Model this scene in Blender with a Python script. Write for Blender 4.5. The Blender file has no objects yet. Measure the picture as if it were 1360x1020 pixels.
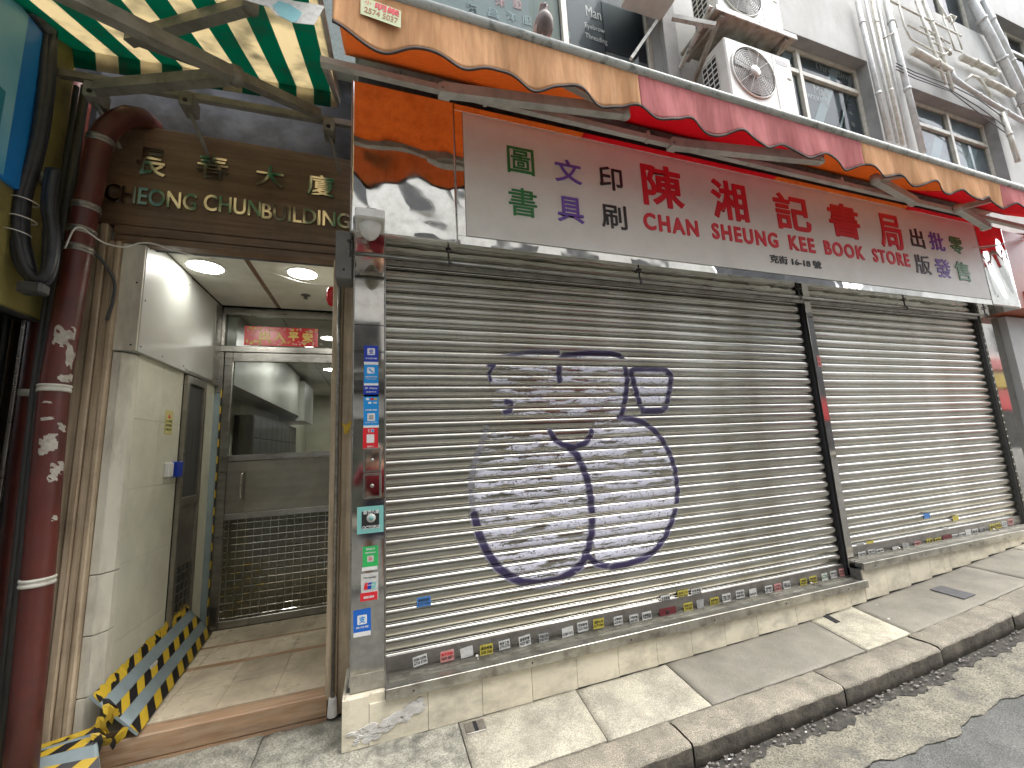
import bpy, bmesh, math, random
import numpy as np
from mathutils import Vector, Matrix
random.seed(7)
PI=math.pi
S=bpy.context.scene
COL=S.collection
# ---------------------------------------------------------------- camera
CAMLOC=Vector((0,-2.6,1.57))
cd=bpy.data.cameras.new('camera'); cam=bpy.data.objects.new('camera',cd); COL.objects.link(cam)
cd.sensor_width=36; cd.lens=36*533.18/1360; cd.clip_start=0.02; cd.clip_end=500
AX=Vector((0.94823,0.00238,0.31757)); AY=Vector((-0.31375,0.16193,0.93560)); AU=Vector((-0.04920,-0.98680,0.15429))
cam.matrix_world=Matrix(((AX[0],-AX[1],-AX[2],0.0),(AY[0],-AY[1],-AY[2],-2.6),(AU[0],-AU[1],-AU[2],1.57),(0,0,0,1)))
S.camera=cam
# ---------------------------------------------------------------- light
W=bpy.data.worlds.new('World'); S.world=W; W.use_nodes=True
nt=W.node_tree; nt.nodes.clear()
sky=nt.nodes.new('ShaderNodeTexSky'); sky.sky_type='NISHITA'; sky.sun_disc=False
SUN_EL,SUN_AZ=math.radians(66),math.radians(105)
sky.sun_elevation=SUN_EL; sky.sun_rotation=SUN_AZ; sky.dust_density=4; sky.air_density=1.0; sky.ozone_density=0.6
hs=nt.nodes.new('ShaderNodeHueSaturation'); hs.inputs['Saturation'].default_value=0.35
bg=nt.nodes.new('ShaderNodeBackground'); bg.inputs[1].default_value=0.15
wo=nt.nodes.new('ShaderNodeOutputWorld')
nt.links.new(sky.outputs[0],hs.inputs['Color']); nt.links.new(hs.outputs[0],bg.inputs[0]); nt.links.new(bg.outputs[0],wo.inputs[0])
sl=bpy.data.lights.new('sun','SUN'); sl.energy=0.75; sl.angle=math.radians(40); sl.color=(1,.985,.96)
so=bpy.data.objects.new('sun',sl); COL.objects.link(so)
sd=Vector((math.sin(SUN_AZ)*math.cos(SUN_EL),math.cos(SUN_AZ)*math.cos(SUN_EL),math.sin(SUN_EL)))
so.rotation_euler=sd.to_track_quat('Z','Y').to_euler()
S.view_settings.view_transform='Standard'; S.view_settings.look='None'; S.view_settings.gamma=1
S.view_settings.exposure=2.35
try: S.cycles.max_bounces=8; S.cycles.glossy_bounces=5; S.cycles.transmission_bounces=6
except Exception: pass
# ---------------------------------------------------------------- helpers
def at(px,py,x=None,y=None,z=None):
    "point of the real plane x=, y= or z= that is seen at a pixel of the 1360 px photograph"
    d=(px-680,py-510,533.18)
    r=Vector((sum(d[i]*AX[i] for i in range(3)),sum(d[i]*AY[i] for i in range(3)),sum(d[i]*AU[i] for i in range(3))))
    if y is not None: t=(y-CAMLOC.y)/r.y
    elif z is not None: t=(z-CAMLOC.z)/r.z
    else: t=(x-CAMLOC.x)/r.x
    return CAMLOC+r*t
ORG={}
def world_org(o): return ORG.get(o.name,Vector((0,0,0))) if o else Vector((0,0,0))
def thing(name,label,cat,loc=(0,0,0),group=None):
    o=bpy.data.objects.new(name,None); COL.objects.link(o); o.empty_display_size=.1
    o.location=loc; o['label']=label; o['category']=cat
    if group: o['group']=group
    ORG[o.name]=Vector(loc); return o
def tag(o,label=None,cat=None,group=None,kind=None):
    if label: o['label']=label
    if cat: o['category']=cat
    if group: o['group']=group
    if kind: o['kind']=kind
    return o
def link(name,me,parent=None,loc=None):
    "a mesh in world coordinates under its thing"
    o=bpy.data.objects.new(name,me); COL.objects.link(o)
    if parent: o.parent=parent
    wl=Vector(loc) if loc is not None else world_org(parent)
    o.location=wl-world_org(parent); ORG[o.name]=wl
    return o
class MB:
    def __init__(s): s.v=[];s.f=[];s.smooth=[]
    def add(s,vs,fs,sm=False):
        n=len(s.v); s.v+= [tuple(v) for v in vs]; s.f+=[tuple(i+n for i in f) for f in fs]; s.smooth+=[sm]*len(fs); return s
    def box(s,x0,x1,y0,y1,z0,z1,c=0.0):
        x0,x1=min(x0,x1),max(x0,x1);y0,y1=min(y0,y1),max(y0,y1);z0,z1=min(z0,z1),max(z0,z1)
        if c<=0:
            vs=[(x,y,z) for z in (z0,z1) for y in (y0,y1) for x in (x0,x1)]
            return s.add(vs,[(0,2,3,1),(4,5,7,6),(0,1,5,4),(2,6,7,3),(0,4,6,2),(1,3,7,5)])
        c=min(c,(x1-x0)*.45,(y1-y0)*.45,(z1-z0)*.45)
        vs=[];idx={}
        X=(x0,x1);Y=(y0,y1);Z=(z0,z1);sg=(1,-1)
        for i in (0,1):
            for j in (0,1):
                for k in (0,1):
                    a=(X[i],Y[j]+sg[j]*c,Z[k]+sg[k]*c);b=(X[i]+sg[i]*c,Y[j],Z[k]+sg[k]*c);d=(X[i]+sg[i]*c,Y[j]+sg[j]*c,Z[k])
                    for ax,p in enumerate((a,b,d)): idx[(i,j,k,ax)]=len(vs); vs.append(p)
        fs=[]
        for i in (0,1):
            q=[idx[(i,0,0,0)],idx[(i,1,0,0)],idx[(i,1,1,0)],idx[(i,0,1,0)]]; fs.append(tuple(q if i else q[::-1]))
            q=[idx[(0,i,0,1)],idx[(1,i,0,1)],idx[(1,i,1,1)],idx[(0,i,1,1)]]; fs.append(tuple(q[::-1] if i else q))
            q=[idx[(0,0,i,2)],idx[(1,0,i,2)],idx[(1,1,i,2)],idx[(0,1,i,2)]]; fs.append(tuple(q if i else q[::-1]))
        for j in (0,1):
            for k in (0,1):
                fs.append((idx[(0,j,k,1)],idx[(1,j,k,1)],idx[(1,j,k,2)],idx[(0,j,k,2)]))
                fs.append((idx[(j,0,k,0)],idx[(j,1,k,0)],idx[(j,1,k,2)],idx[(j,0,k,2)]))
                fs.append((idx[(j,k,0,0)],idx[(j,k,1,0)],idx[(j,k,1,1)],idx[(j,k,0,1)]))
        for i in (0,1):
            for j in (0,1):
                for k in (0,1): fs.append((idx[(i,j,k,0)],idx[(i,j,k,1)],idx[(i,j,k,2)]))
        return s.add(vs,fs)
    def tube(s,pts,r,n=10,cap=True,r2=None,rect=None):
        pts=[Vector(p) for p in pts]; m=len(pts); rings=[]
        up=None
        for i,p in enumerate(pts):
            a=(pts[i]-pts[i-1]).normalized() if i>0 else None
            b=(pts[i+1]-pts[i]).normalized() if i<m-1 else None
            t=(a+b).normalized() if a and b and (a+b).length>1e-5 else (a or b)
            if up is None:
                up=Vector((0,0,1)) if abs(t.z)<.9 else Vector((0,1,0))
            sx=t.cross(up).normalized(); uy=sx.cross(t).normalized(); up=uy
            k=1.0
            if a and b: k=1/max(.5,math.sqrt((1+a.dot(b))/2))
            rr=r if r2 is None else r+(r2-r)*i/(m-1)
            ring=[]
            if rect:
                w,h=rect
                for (cx,cy) in ((-w,-h),(w,-h),(w,h),(-w,h)): ring.append(p+sx*cx*k+uy*cy*k)
            else:
                for q in range(n):
                    an=2*PI*q/n; ring.append(p+sx*math.cos(an)*rr*k+uy*math.sin(an)*rr*k)
            rings.append(ring)
        nn=4 if rect else n
        vs=[v for ring in rings for v in ring]; fs=[]
        for i in range(m-1):
            for q in range(nn):
                a=i*nn+q;b=i*nn+(q+1)%nn; fs.append((a,b,b+nn,a+nn))
        s.add(vs,fs,not rect)
        if cap: s.add([],[]); n0=len(s.v)-len(vs); s.f.append(tuple(n0+q for q in range(nn))[::-1]); s.f.append(tuple(n0+(m-1)*nn+q for q in range(nn))); s.smooth+=[False,False]
        return s
    def lathe(s,c,axis,prof,n=24):
        "prof: list of (distance along axis, radius)"
        axis=Vector(axis).normalized(); c=Vector(c)
        u=axis.cross(Vector((0,0,1)) if abs(axis.z)<.9 else Vector((1,0,0))).normalized(); w=axis.cross(u)
        vs=[];fs=[]
        for (d,r) in prof:
            for q in range(n):
                a=2*PI*q/n; vs.append(c+axis*d+u*math.cos(a)*r+w*math.sin(a)*r)
        for i in range(len(prof)-1):
            for q in range(n):
                a=i*n+q;b=i*n+(q+1)%n; fs.append((a,b,b+n,a+n))
        return s.add(vs,fs,True)
    def prism(s,pts,d):
        "planar polygon extruded by vector d"
        d=Vector(d); pts=[Vector(p) for p in pts]; n=len(pts)
        vs=pts+[p+d for p in pts]
        fs=[tuple(range(n)),tuple(range(2*n-1,n-1,-1))]+[(i,i+n,(i+1)%n+n,(i+1)%n) for i in range(n)]
        return s.add(vs,fs)
    def build(s,name,m,parent=None,loc=None,fix=True):
        wl=Vector(loc) if loc is not None else world_org(parent)
        me=bpy.data.meshes.new(name)
        me.from_pydata([(v[0]-wl.x,v[1]-wl.y,v[2]-wl.z) for v in s.v],[],s.f)
        me.polygons.foreach_set('use_smooth',s.smooth)
        if fix:
            bm=bmesh.new(); bm.from_mesh(me); bmesh.ops.recalc_face_normals(bm,faces=bm.faces); bm.to_mesh(me); bm.free()
        if m: me.materials.append(m)
        o=link(name,me,parent,wl); return o
def smooth_path(pp,k=6):
    q=[]
    for i in range(len(pp)-1):
        p0=pp[max(0,i-1)];p1=pp[i];p2=pp[i+1];p3=pp[min(len(pp)-1,i+2)]
        for s in range(k):
            t=s/k; q.append(.5*((2*p1)+(-p0+p2)*t+(2*p0-5*p1+4*p2-p3)*t*t+(-p0+3*p1-3*p2+p3)*t**3))
    q.append(pp[-1]); return q
def bx(name,m,parent,x0,x1,y0,y1,z0,z1,c=.002): return MB().box(x0,x1,y0,y1,z0,z1,c).build(name,m,parent)
def grid(name,m,parent,f,nu,nv,smooth=True,thick=None):
    "surface f(u,v)->point"
    mb=MB(); vs=[f(i/nu,j/nv) for j in range(nv+1) for i in range(nu+1)]
    fs=[(j*(nu+1)+i,j*(nu+1)+i+1,(j+1)*(nu+1)+i+1,(j+1)*(nu+1)+i) for j in range(nv) for i in range(nu)]
    mb.add(vs,fs,smooth)
    if thick:
        n=len(vs);t=Vector(thick)
        vs2=[Vector(v)+t for v in vs]
        mb2=[tuple(reversed([k+n for k in q])) for q in fs]
        mb.v+= [tuple(v) for v in vs2]; mb.f+=mb2; mb.smooth+=[smooth]*len(mb2)
        b=[i for i in range(nu+1)]+[j*(nu+1)+nu for j in range(1,nv+1)]+[nv*(nu+1)+i for i in range(nu-1,-1,-1)]+[j*(nu+1) for j in range(nv-1,0,-1)]
        for a,c in zip(b,b[1:]+b[:1]): mb.f.append((a,a+n,c+n,c)); mb.smooth.append(False)
    return mb.build(name,m,parent)
# ---------------------------------------------------------------- text
TQ=[]
def text(name,body,m,parent,o,u,v,w,h,depth=.002,bold=0.0,label=None,shear=0,space=1.0):
    "lettering fitted in the w x h box whose lower left corner is o, along unit vectors u (right) and v (up); depth out of the surface"
    c=bpy.data.curves.new('lettering','FONT'); c.body=body; c.offset=min(bold,.012); c.extrude=.001; c.shear=shear; c.space_character=space; c.resolution_u=4
    c.align_x='CENTER'
    ob=bpy.data.objects.new('lettering',c); COL.objects.link(ob)
    TQ.append((ob,name,m,parent,Vector(o),Vector(u).normalized(),Vector(v).normalized(),w,h,depth,label,max(0,bold-.012)*1.1))
def flush_text():
    bpy.context.view_layer.update(); dg=bpy.context.evaluated_depsgraph_get()
    for (ob,name,m,parent,o,u,v,w,h,depth,label,boldc) in TQ:
        me=bpy.data.meshes.new_from_object(ob.evaluated_get(dg))
        n=len(me.vertices)
        if n==0: bpy.data.objects.remove(ob); continue
        co=np.empty(n*3); me.vertices.foreach_get('co',co); co=co.reshape(-1,3)
        mn=co.min(0);mx=co.max(0); k=(co-mn)/np.maximum(mx-mn,1e-9)
        nn=u.cross(v); wl=world_org(parent)
        P=np.array(o)[None]+k[:,0:1]*w*np.array(u)[None]+k[:,1:2]*h*np.array(v)[None]+k[:,2:3]*depth*np.array(nn)[None]-np.array(wl)[None]
        bd=boldc*min(w,h)
        if bd>0:
            fl=[tuple(pg_.vertices) for pg_ in me.polygons]; V=[];F=[]
            offs=[(0,0)]+[(math.cos(q*PI/4),math.sin(q*PI/4)) for q in range(8)]
            for q,(ox,oz) in enumerate(offs):
                V.append(P+np.array(u)[None]*ox*bd+np.array(v)[None]*oz*bd-np.array(nn)[None]*q*depth*.03); F+=[tuple(i+q*n for i in f_) for f_ in fl]
            me=bpy.data.meshes.new(name); me.from_pydata(np.concatenate(V).tolist(),[],F); P=np.concatenate(V)
        me.vertices.foreach_set('co',P.reshape(-1)); me.materials.clear(); me.materials.append(m)
        me.update(); me.name=name
        q=link(name,me,parent,wl)
        if label: q['label']=label
        bpy.data.objects.remove(ob)
    TQ.clear()
UX=Vector((1,0,0)); UZ=Vector((0,0,1))
def ptext(name,body,m,parent,px,py,w,h,y,**k):
    "lettering centred on a point of the vertical plane y"
    p=at(px,py,y=y); text(name,body,m,parent,(p.x-w/2,y,p.z-h/2),UX,UZ,w,h,**k)
# ---------------------------------------------------------------- materials
def C(*c): return (c[0],c[1],c[2],1)
def mat(name,c1,c2=None,scale=3.0,stretch=(1,1,1),rough=.6,metal=0.0,bump=0.0,bscale=40,bstretch=None,dirt=None,dscale=2.0,damt=.5,dstretch=(1,1,1),rvar=0.0,spec=.5,trans=0.0,coat=0.0,detail=6,objvar=0.0,emit=None,estr=0,grain=0.0,gscale=220,contrast=(.35,.65),dcon=(.45,.7),coord='Object'):
    m=bpy.data.materials.new(name); m.use_nodes=True; t=m.node_tree; N=t.nodes; L=t.links
    b=N['Principled BSDF']; b.inputs['Roughness'].default_value=rough; b.inputs['Metallic'].default_value=metal
    b.inputs['Specular IOR Level'].default_value=spec; b.inputs['Coat Weight'].default_value=coat
    b.inputs['Base Color'].default_value=C(*c1)
    tc=N.new('ShaderNodeTexCoord'); src=tc.outputs[coord]
    def mp(st):
        q=N.new('ShaderNodeMapping'); q.inputs['Scale'].default_value=st; L.new(src,q.inputs[0]); return q.outputs[0]
    def noise(sc,st,det=detail,rg=.6):
        q=N.new('ShaderNodeTexNoise'); q.inputs['Scale'].default_value=sc; q.inputs['Detail'].default_value=det; q.inputs['Roughness'].default_value=rg
        L.new(mp(st),q.inputs['Vector']); return q.outputs['Fac']
    def ramp(f,a,bb):
        q=N.new('ShaderNodeMapRange'); q.inputs[1].default_value=a; q.inputs[2].default_value=bb; L.new(f,q.inputs[0]); return q.outputs[0]
    def mix(f,a,bb,bt='MIX'):
        q=N.new('ShaderNodeMix'); q.data_type='RGBA'; q.blend_type=bt
        if isinstance(f,float): q.inputs[0].default_value=f
        else: L.new(f,q.inputs[0])
        for s,v in ((6,a),(7,bb)):
            if isinstance(v,tuple): q.inputs[s].default_value=v
            else: L.new(v,q.inputs[s])
        return q.outputs[2]
    col=None
    if c2 is not None: col=mix(ramp(noise(scale,stretch),*contrast),C(*c1),C(*c2))
    if grain>0:
        col=mix(grain,col or C(*c1),mix(ramp(noise(gscale,(1,1,1),2),.3,.7),C(0.05,0.05,0.05),C(.95,.95,.95)),'OVERLAY')
    if dirt is not None:
        q=N.new('ShaderNodeMath'); q.operation='MULTIPLY'; q.inputs[1].default_value=damt
        L.new(ramp(noise(dscale,dstretch,8,.7),*dcon),q.inputs[0]); col=mix(q.outputs[0],col or C(*c1),C(*dirt))
    if objvar>0:
        oi=N.new('ShaderNodeObjectInfo'); h=N.new('ShaderNodeHueSaturation')
        q=N.new('ShaderNodeMapRange'); q.inputs[3].default_value=1-objvar; q.inputs[4].default_value=1+objvar; L.new(oi.outputs['Random'],q.inputs[0]); L.new(q.outputs[0],h.inputs['Value'])
        if col: L.new(col,h.inputs['Color'])
        else: h.inputs['Color'].default_value=C(*c1)
        col=h.outputs[0]
    if col: L.new(col,b.inputs['Base Color'])
    if rvar>0:
        q=N.new('ShaderNodeMapRange'); q.inputs[1].default_value=.3;q.inputs[2].default_value=.7; q.inputs[3].default_value=max(.02,rough-rvar); q.inputs[4].default_value=min(1,rough+rvar)
        L.new(noise(scale*1.7,stretch),q.inputs[0]); L.new(q.outputs[0],b.inputs['Roughness'])
    if bump>0:
        q=N.new('ShaderNodeBump'); q.inputs['Strength'].default_value=1.0; q.inputs['Distance'].default_value=bump
        L.new(noise(bscale,bstretch or stretch),q.inputs['Height']); L.new(q.outputs[0],b.inputs['Normal'])
    if emit: b.inputs['Emission Color'].default_value=C(*emit); b.inputs['Emission Strength'].default_value=estr
    if trans>0:
        o=N['Material Output']; tr=N.new('ShaderNodeBsdfTranslucent'); ms=N.new('ShaderNodeMixShader'); ms.inputs[0].default_value=trans
        if col: L.new(col,tr.inputs[0])
        else: tr.inputs[0].default_value=C(*c1)
        L.new(b.outputs[0],ms.inputs[1]); L.new(tr.outputs[0],ms.inputs[2]); L.new(ms.outputs[0],o.inputs[0])
    m['c']=1
    return m
def flat(name,c,rough=.5,**k): return mat(name,c,rough=rough,**k)
M={}
M['mirror']=mat('polished_steel',(.82,.81,.77),(.72,.71,.67),rough=.05,metal=1,bump=.004,bscale=3.0,bstretch=(1,1,1),scale=4,rvar=.03,dirt=(.25,.22,.18),dscale=14,damt=.35,detail=2)
M['mirror2']=mat('polished_steel_pillar',(.56,.54,.5),rough=.06,metal=1,bump=.0012,bscale=1.6,detail=2,scale=4,rvar=.03,dirt=(.2,.18,.15),dscale=8,damt=.4)
M['steel']=mat('brushed_steel',(.42,.41,.38),(.32,.31,.285),rough=.32,metal=1,scale=8,stretch=(.3,.3,3),rvar=.08,bump=.0004,bscale=60,dirt=(.14,.125,.1),dscale=5,damt=.6)
M['sill']=mat('worn_steel_sill',(.50,.49,.44),(.40,.39,.34),rough=.36,metal=.9,scale=6,stretch=(.6,3,3),rvar=.1,dirt=(.12,.1,.08),dscale=9,damt=.7)
M['groove_shade']=flat('shutter_groove_shade',(.02,.019,.017),.6)  # near black stands in for the occlusion inside the slat grooves
M['slat']=mat('shutter_steel',(.56,.55,.50),(.44,.43,.38),rough=.2,metal=1,scale=1.3,stretch=(1,2,1.6),rvar=.05,bump=.0012,bscale=1.7,bstretch=(1,1,.9),detail=3,dirt=(.26,.23,.17),dscale=2.2,damt=.55,dstretch=(.8,2,1.3),objvar=.06)
M['botbar']=mat('bottom_bar_steel',(.27,.26,.24),(.20,.19,.175),rough=.35,metal=.8,scale=5,stretch=(.4,3,3),rvar=.08,dirt=(.1,.09,.08),damt=.6,dscale=6)
M['dark']=flat('dark_gap',(.012,.012,.014),.8)
M['black']=mat('black_rubber',(.02,.022,.028),(.035,.037,.042),rough=.45,scale=20)
M['white_cable']=mat('white_cable',(.6,.59,.55),rough=.5)
M['plinth']=mat('cream_tile',(.74,.68,.53),(.64,.585,.45),rough=.32,scale=1.6,dirt=(.16,.14,.11),dscale=4,damt=.55,dstretch=(1,1,1.6),rvar=.1,grain=.12,bump=.0006,bscale=30,objvar=.05,coord='Object')
M['grout']=mat('grey_grout',(.16,.15,.13),(.09,.085,.075),rough=.9,scale=30)
M['putty']=mat('white_putty',(.62,.61,.57),(.45,.43,.4),rough=.85,scale=18,bump=.006,bscale=30,dirt=(.1,.08,.06),dscale=22,damt=.9,dcon=(.58,.66))
M['concrete']=mat('pavement_concrete',(.44,.41,.325),(.31,.29,.225),rough=.88,scale=5,bump=.004,bscale=45,dirt=(.09,.085,.075),dscale=3.2,damt=.6,grain=.45,gscale=140,dcon=(.45,.75))
M['concrete_grey']=mat('grey_paving',(.235,.22,.18),(.19,.178,.142),rough=.85,scale=4,bump=.0015,bscale=60,dirt=(.09,.085,.075),dscale=2.5,damt=.55,grain=.25,gscale=160)
M['concrete_light']=mat('cream_paving',(.48,.45,.35),(.37,.345,.265),rough=.85,scale=6,bump=.003,bscale=60,dirt=(.12,.11,.09),dscale=5,damt=.6,grain=.4,gscale=130)
M['concrete_rough']=mat('rough_concrete_patch',(.34,.33,.27),(.19,.185,.15),rough=.9,scale=13,bump=.008,bscale=26,dirt=(.05,.05,.045),dscale=7,damt=.7,grain=.5,gscale=110,dcon=(.5,.68))
M['granite']=mat('granite_kerb',(.245,.22,.17),(.17,.155,.12),rough=.8,scale=9,bump=.004,bscale=50,dirt=(.06,.055,.048),dscale=4,damt=.6,grain=.7,gscale=190,objvar=.08)
M['gutter']=mat('gutter_concrete',(.19,.178,.135),(.115,.108,.082),rough=.85,scale=7,bump=.006,bscale=38,dirt=(.055,.055,.05),dscale=4.2,damt=.75,grain=.75,gscale=120,dcon=(.48,.66))
M['wet']=mat('wet_grime',(.03,.029,.026),(.07,.066,.055),rough=.8,scale=20,bump=.006,bscale=40,grain=.4,spec=.2)
M['kerb_dirt_shade']=mat('grimy_shaded_kerb_face',(.085,.075,.058),(.045,.04,.032),rough=.85,scale=14,bump=.004,bscale=45,dirt=(.17,.15,.115),dscale=9,damt=.6,grain=.5,gscale=150)  # kerb fronts: real grime plus their shading, both put into the colour
M['asphalt']=mat('asphalt',(.062,.064,.060),(.09,.092,.086),rough=.95,scale=8,bump=.006,bscale=90,dirt=(.15,.145,.13),dscale=3,damt=.35,grain=.8,gscale=170)
M['wood']=mat('varnished_wood',(.205,.125,.07),(.115,.064,.034),rough=.38,scale=4,stretch=(.4,8,8),bump=.0006,bscale=30,bstretch=(.4,8,8),rvar=.08,dirt=(.03,.02,.014),dscale=3,damt=.5)
M['woodv']=mat('varnished_wood_upright',(.62,.50,.35),(.36,.27,.17),rough=.5,scale=4,stretch=(9,9,.35),bump=.0006,bscale=30,bstretch=(9,9,.4),rvar=.08,dirt=(.05,.035,.025),dscale=3,damt=.45)
M['woodworn']=mat('worn_threshold_wood',(.45,.29,.17),(.24,.14,.075),rough=.5,scale=5,stretch=(.5,6,6),bump=.001,bscale=30,bstretch=(.5,6,6),dirt=(.42,.35,.27),dscale=7,damt=.5,dstretch=(.6,3,3))
M['trim']=mat('old_white_panel',(.72,.69,.58),(.58,.55,.45),rough=.6,scale=2.5,stretch=(1,1,.6),dirt=(.17,.13,.09),dscale=2.2,damt=.65,dstretch=(1.5,1.5,.5),bump=.001,bscale=50)
M['walltile']=mat('lobby_wall_tile',(.72,.71,.58),(.64,.63,.51),rough=.28,scale=1.2,dirt=(.3,.27,.22),dscale=1.5,damt=.4,objvar=.03)
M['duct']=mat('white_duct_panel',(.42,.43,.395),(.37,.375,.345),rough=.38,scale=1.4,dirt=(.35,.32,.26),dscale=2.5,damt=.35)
M['ceil']=mat('ceiling_panel',(.60,.59,.53),(.52,.51,.45),rough=.6,scale=1.5,dirt=(.3,.26,.2),dscale=3,damt=.35,objvar=.03)
M['floor']=mat('lobby_floor_tile',(.66,.57,.42),(.54,.46,.33),rough=.3,scale=2.5,rvar=.1,dirt=(.15,.11,.075),dscale=3,damt=.6,objvar=.07)
M['bluegrey']=mat('blue_grey_board',(.25,.31,.32),(.21,.265,.275),rough=.5,scale=2,dirt=(.12,.13,.125),damt=.4)
M['door']=mat('dull_door_steel',(.33,.31,.265),(.26,.245,.21),rough=.33,metal=.85,scale=3,stretch=(.4,1,4),rvar=.06,dirt=(.1,.09,.075),damt=.4)
M['redpipe']=mat('red_drainpipe_paint',(.125,.028,.02),(.085,.02,.015),rough=.42,scale=6,bump=.0012,bscale=35,dirt=(.04,.02,.018),dscale=5,damt=.6,rvar=.1)
M['paper']=mat('torn_paper',(.52,.49,.42),(.36,.33,.28),rough=.85,scale=25,bump=.0015,bscale=50,dirt=(.15,.1,.08),dscale=20,damt=.6)
M['clamp']=mat('grey_metal_clamp',(.36,.35,.32),(.22,.2,.18),rough=.4,metal=.8,scale=30)
M['yellow_wall']=mat('dull_yellow_wall',(.34,.29,.085),(.24,.20,.06),rough=.6,scale=3,dirt=(.06,.05,.03),dscale=2.5,damt=.7,bump=.001,bscale=30)
M['blue']=flat('blue_sign',(.02,.24,.66),.35)
M['bluelt']=mat('pale_blue_sign',(.30,.62,.75),(.10,.42,.66),rough=.35,scale=1.2)
M['awn_green']=mat('green_canvas',(.0,.115,.075),(.0,.09,.06),rough=.85,scale=5,trans=.38,dirt=(.02,.045,.035),damt=.5)
M['awn_cream']=mat('cream_canvas',(.60,.50,.34),(.50,.41,.27),rough=.85,scale=5,trans=.38,dirt=(.22,.18,.12),dscale=4,damt=.6)
def canopy(name,c1,c2,tr,tc=None):
    m=mat(name,c1,c2,rough=.85,scale=7,stretch=(6,6,.7),trans=tr,dirt=tuple(v*.45 for v in c1),dscale=9,damt=.45,dstretch=(3,3,.5),bump=.0015,bscale=14,bstretch=(5,5,.6))
    if tc:
        t=m.node_tree
        for n in t.nodes:
            if n.type=='BSDF_TRANSLUCENT':
                for l in list(n.inputs[0].links): t.links.remove(l)
                n.inputs[0].default_value=C(*tc)
    return m
M['can_or']=canopy('orange_canopy',(.60,.22,.055),(.50,.16,.035),.34,(.75,.30,.09))
M['can_red']=canopy('red_canopy',(.54,.035,.055),(.45,.025,.04),.36,(.7,.05,.08))
M['val_or']=canopy('faded_orange_valance',(.78,.50,.24),(.60,.34,.15),.40,(.85,.30,.07))
M['val_red']=canopy('faded_red_valance',(.66,.24,.235),(.50,.17,.165),.40,(.8,.05,.07))
M['bind']=mat('dark_binding',(.045,.032,.025),rough=.9)
M['rail']=mat('mildewed_white_rail',(.50,.51,.46),(.36,.37,.33),rough=.5,scale=4,stretch=(.6,3,3),dirt=(.07,.08,.06),dscale=16,damt=.8,dcon=(.5,.66))
M['arm']=mat('white_painted_arm',(.55,.53,.48),(.45,.43,.38),rough=.4,scale=6,dirt=(.17,.14,.11),dscale=8,damt=.5)
M['armgrey']=mat('grimy_grey_arm',(.27,.255,.215),(.20,.19,.155),rough=.55,scale=8,dirt=(.09,.07,.05),dscale=9,damt=.65,bump=.001,bscale=40)
M['signface']=mat('sign_face_panel',(.70,.68,.62),(.66,.64,.58),rough=.42,metal=.0,scale=1.0,dirt=(.35,.3,.25),dscale=4,damt=.15,spec=.6)
M['red_ink']=flat('red_lettering',(.62,.02,.035),.4); M['green_ink']=flat('green_lettering',(.015,.17,.035),.4)
M['purple_ink']=flat('purple_lettering',(.15,.07,.36),.4); M['black_ink']=flat('black_lettering',(.02,.02,.02),.4)
M['white']=flat('white_print',(.7,.7,.68),.45); M['wall']=mat('pale_render',(.46,.46,.44),(.39,.39,.37),rough=.8,scale=1.6,bump=.0015,bscale=22,dirt=(.27,.26,.22),dscale=1.8,damt=.55,dstretch=(1,1,.45))
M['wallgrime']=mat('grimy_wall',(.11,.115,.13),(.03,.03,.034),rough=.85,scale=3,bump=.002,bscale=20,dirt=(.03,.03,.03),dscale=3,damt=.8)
M['pipe']=mat('grey_white_pipe',(.58,.59,.57),(.49,.495,.475),rough=.5,scale=6,stretch=(2,2,.5),dirt=(.2,.18,.14),dscale=7,damt=.5)
M['pipe_cream']=mat('cream_pipe',(.66,.65,.58),(.55,.54,.46),rough=.55,scale=8,dirt=(.22,.17,.1),dscale=9,damt=.6)
M['pipe_dark']=mat('dark_cable',(.10,.10,.10),rough=.6)
M['aluframe']=mat('window_frame_paint',(.55,.53,.45),(.45,.43,.36),rough=.4,scale=6,dirt=(.2,.17,.12),dscale=8,damt=.5)
M['reveal']=mat('grey_window_reveal',(.30,.30,.29),(.24,.24,.23),rough=.8,scale=3,dirt=(.12,.12,.11),damt=.5)
M['ac']=mat('air_conditioner_casing',(.63,.63,.58),(.55,.55,.50),rough=.4,scale=3,dirt=(.3,.29,.24),dscale=5,damt=.4,dstretch=(1,1,.5))
M['bracket']=mat('rusty_bracket',(.33,.32,.27),(.22,.2,.16),rough=.6,scale=10,dirt=(.1,.07,.04),dscale=9,damt=.7)
M['yellow_tape']=flat('yellow_tape',(.55,.37,.03),.4); M['black_tape']=flat('black_tape',(.018,.016,.016),.35)
M['stk_yellow']=mat('yellow_sticker',(.50,.42,.06),rough=.5,dirt=(.2,.17,.06),dscale=30,damt=.6); M['stk_white']=mat('white_sticker',(.58,.58,.55),rough=.5,dirt=(.3,.29,.26),dscale=40,damt=.6)
M['stk_pink']=mat('pink_sticker',(.55,.22,.2),rough=.5,dirt=(.5,.4,.38),dscale=40,damt=.6); M['stk_grey']=mat('worn_grey_sticker',(.34,.34,.33),rough=.5,dirt=(.2,.2,.19),dscale=30,damt=.6)
M['stk_blue']=flat('blue_sticker',(.06,.2,.5),.45); M['stk_maroon']=flat('maroon_plate',(.14,.02,.025),.45)
M['pay_navy']=flat('navy_print',(.01,.04,.36),.3); M['pay_blue']=flat('sky_blue_print',(.01,.25,.62),.3); M['pay_red']=flat('red_print',(.62,.02,.03),.3)
M['pay_green']=flat('green_print',(.03,.42,.1),.3); M['teal']=flat('teal_print',(.2,.48,.44),.3)
M['lamp2']=mat('corridor_lamp_diffuser',(.9,.9,.88),emit=(1,.98,.92),estr=24)
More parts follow.
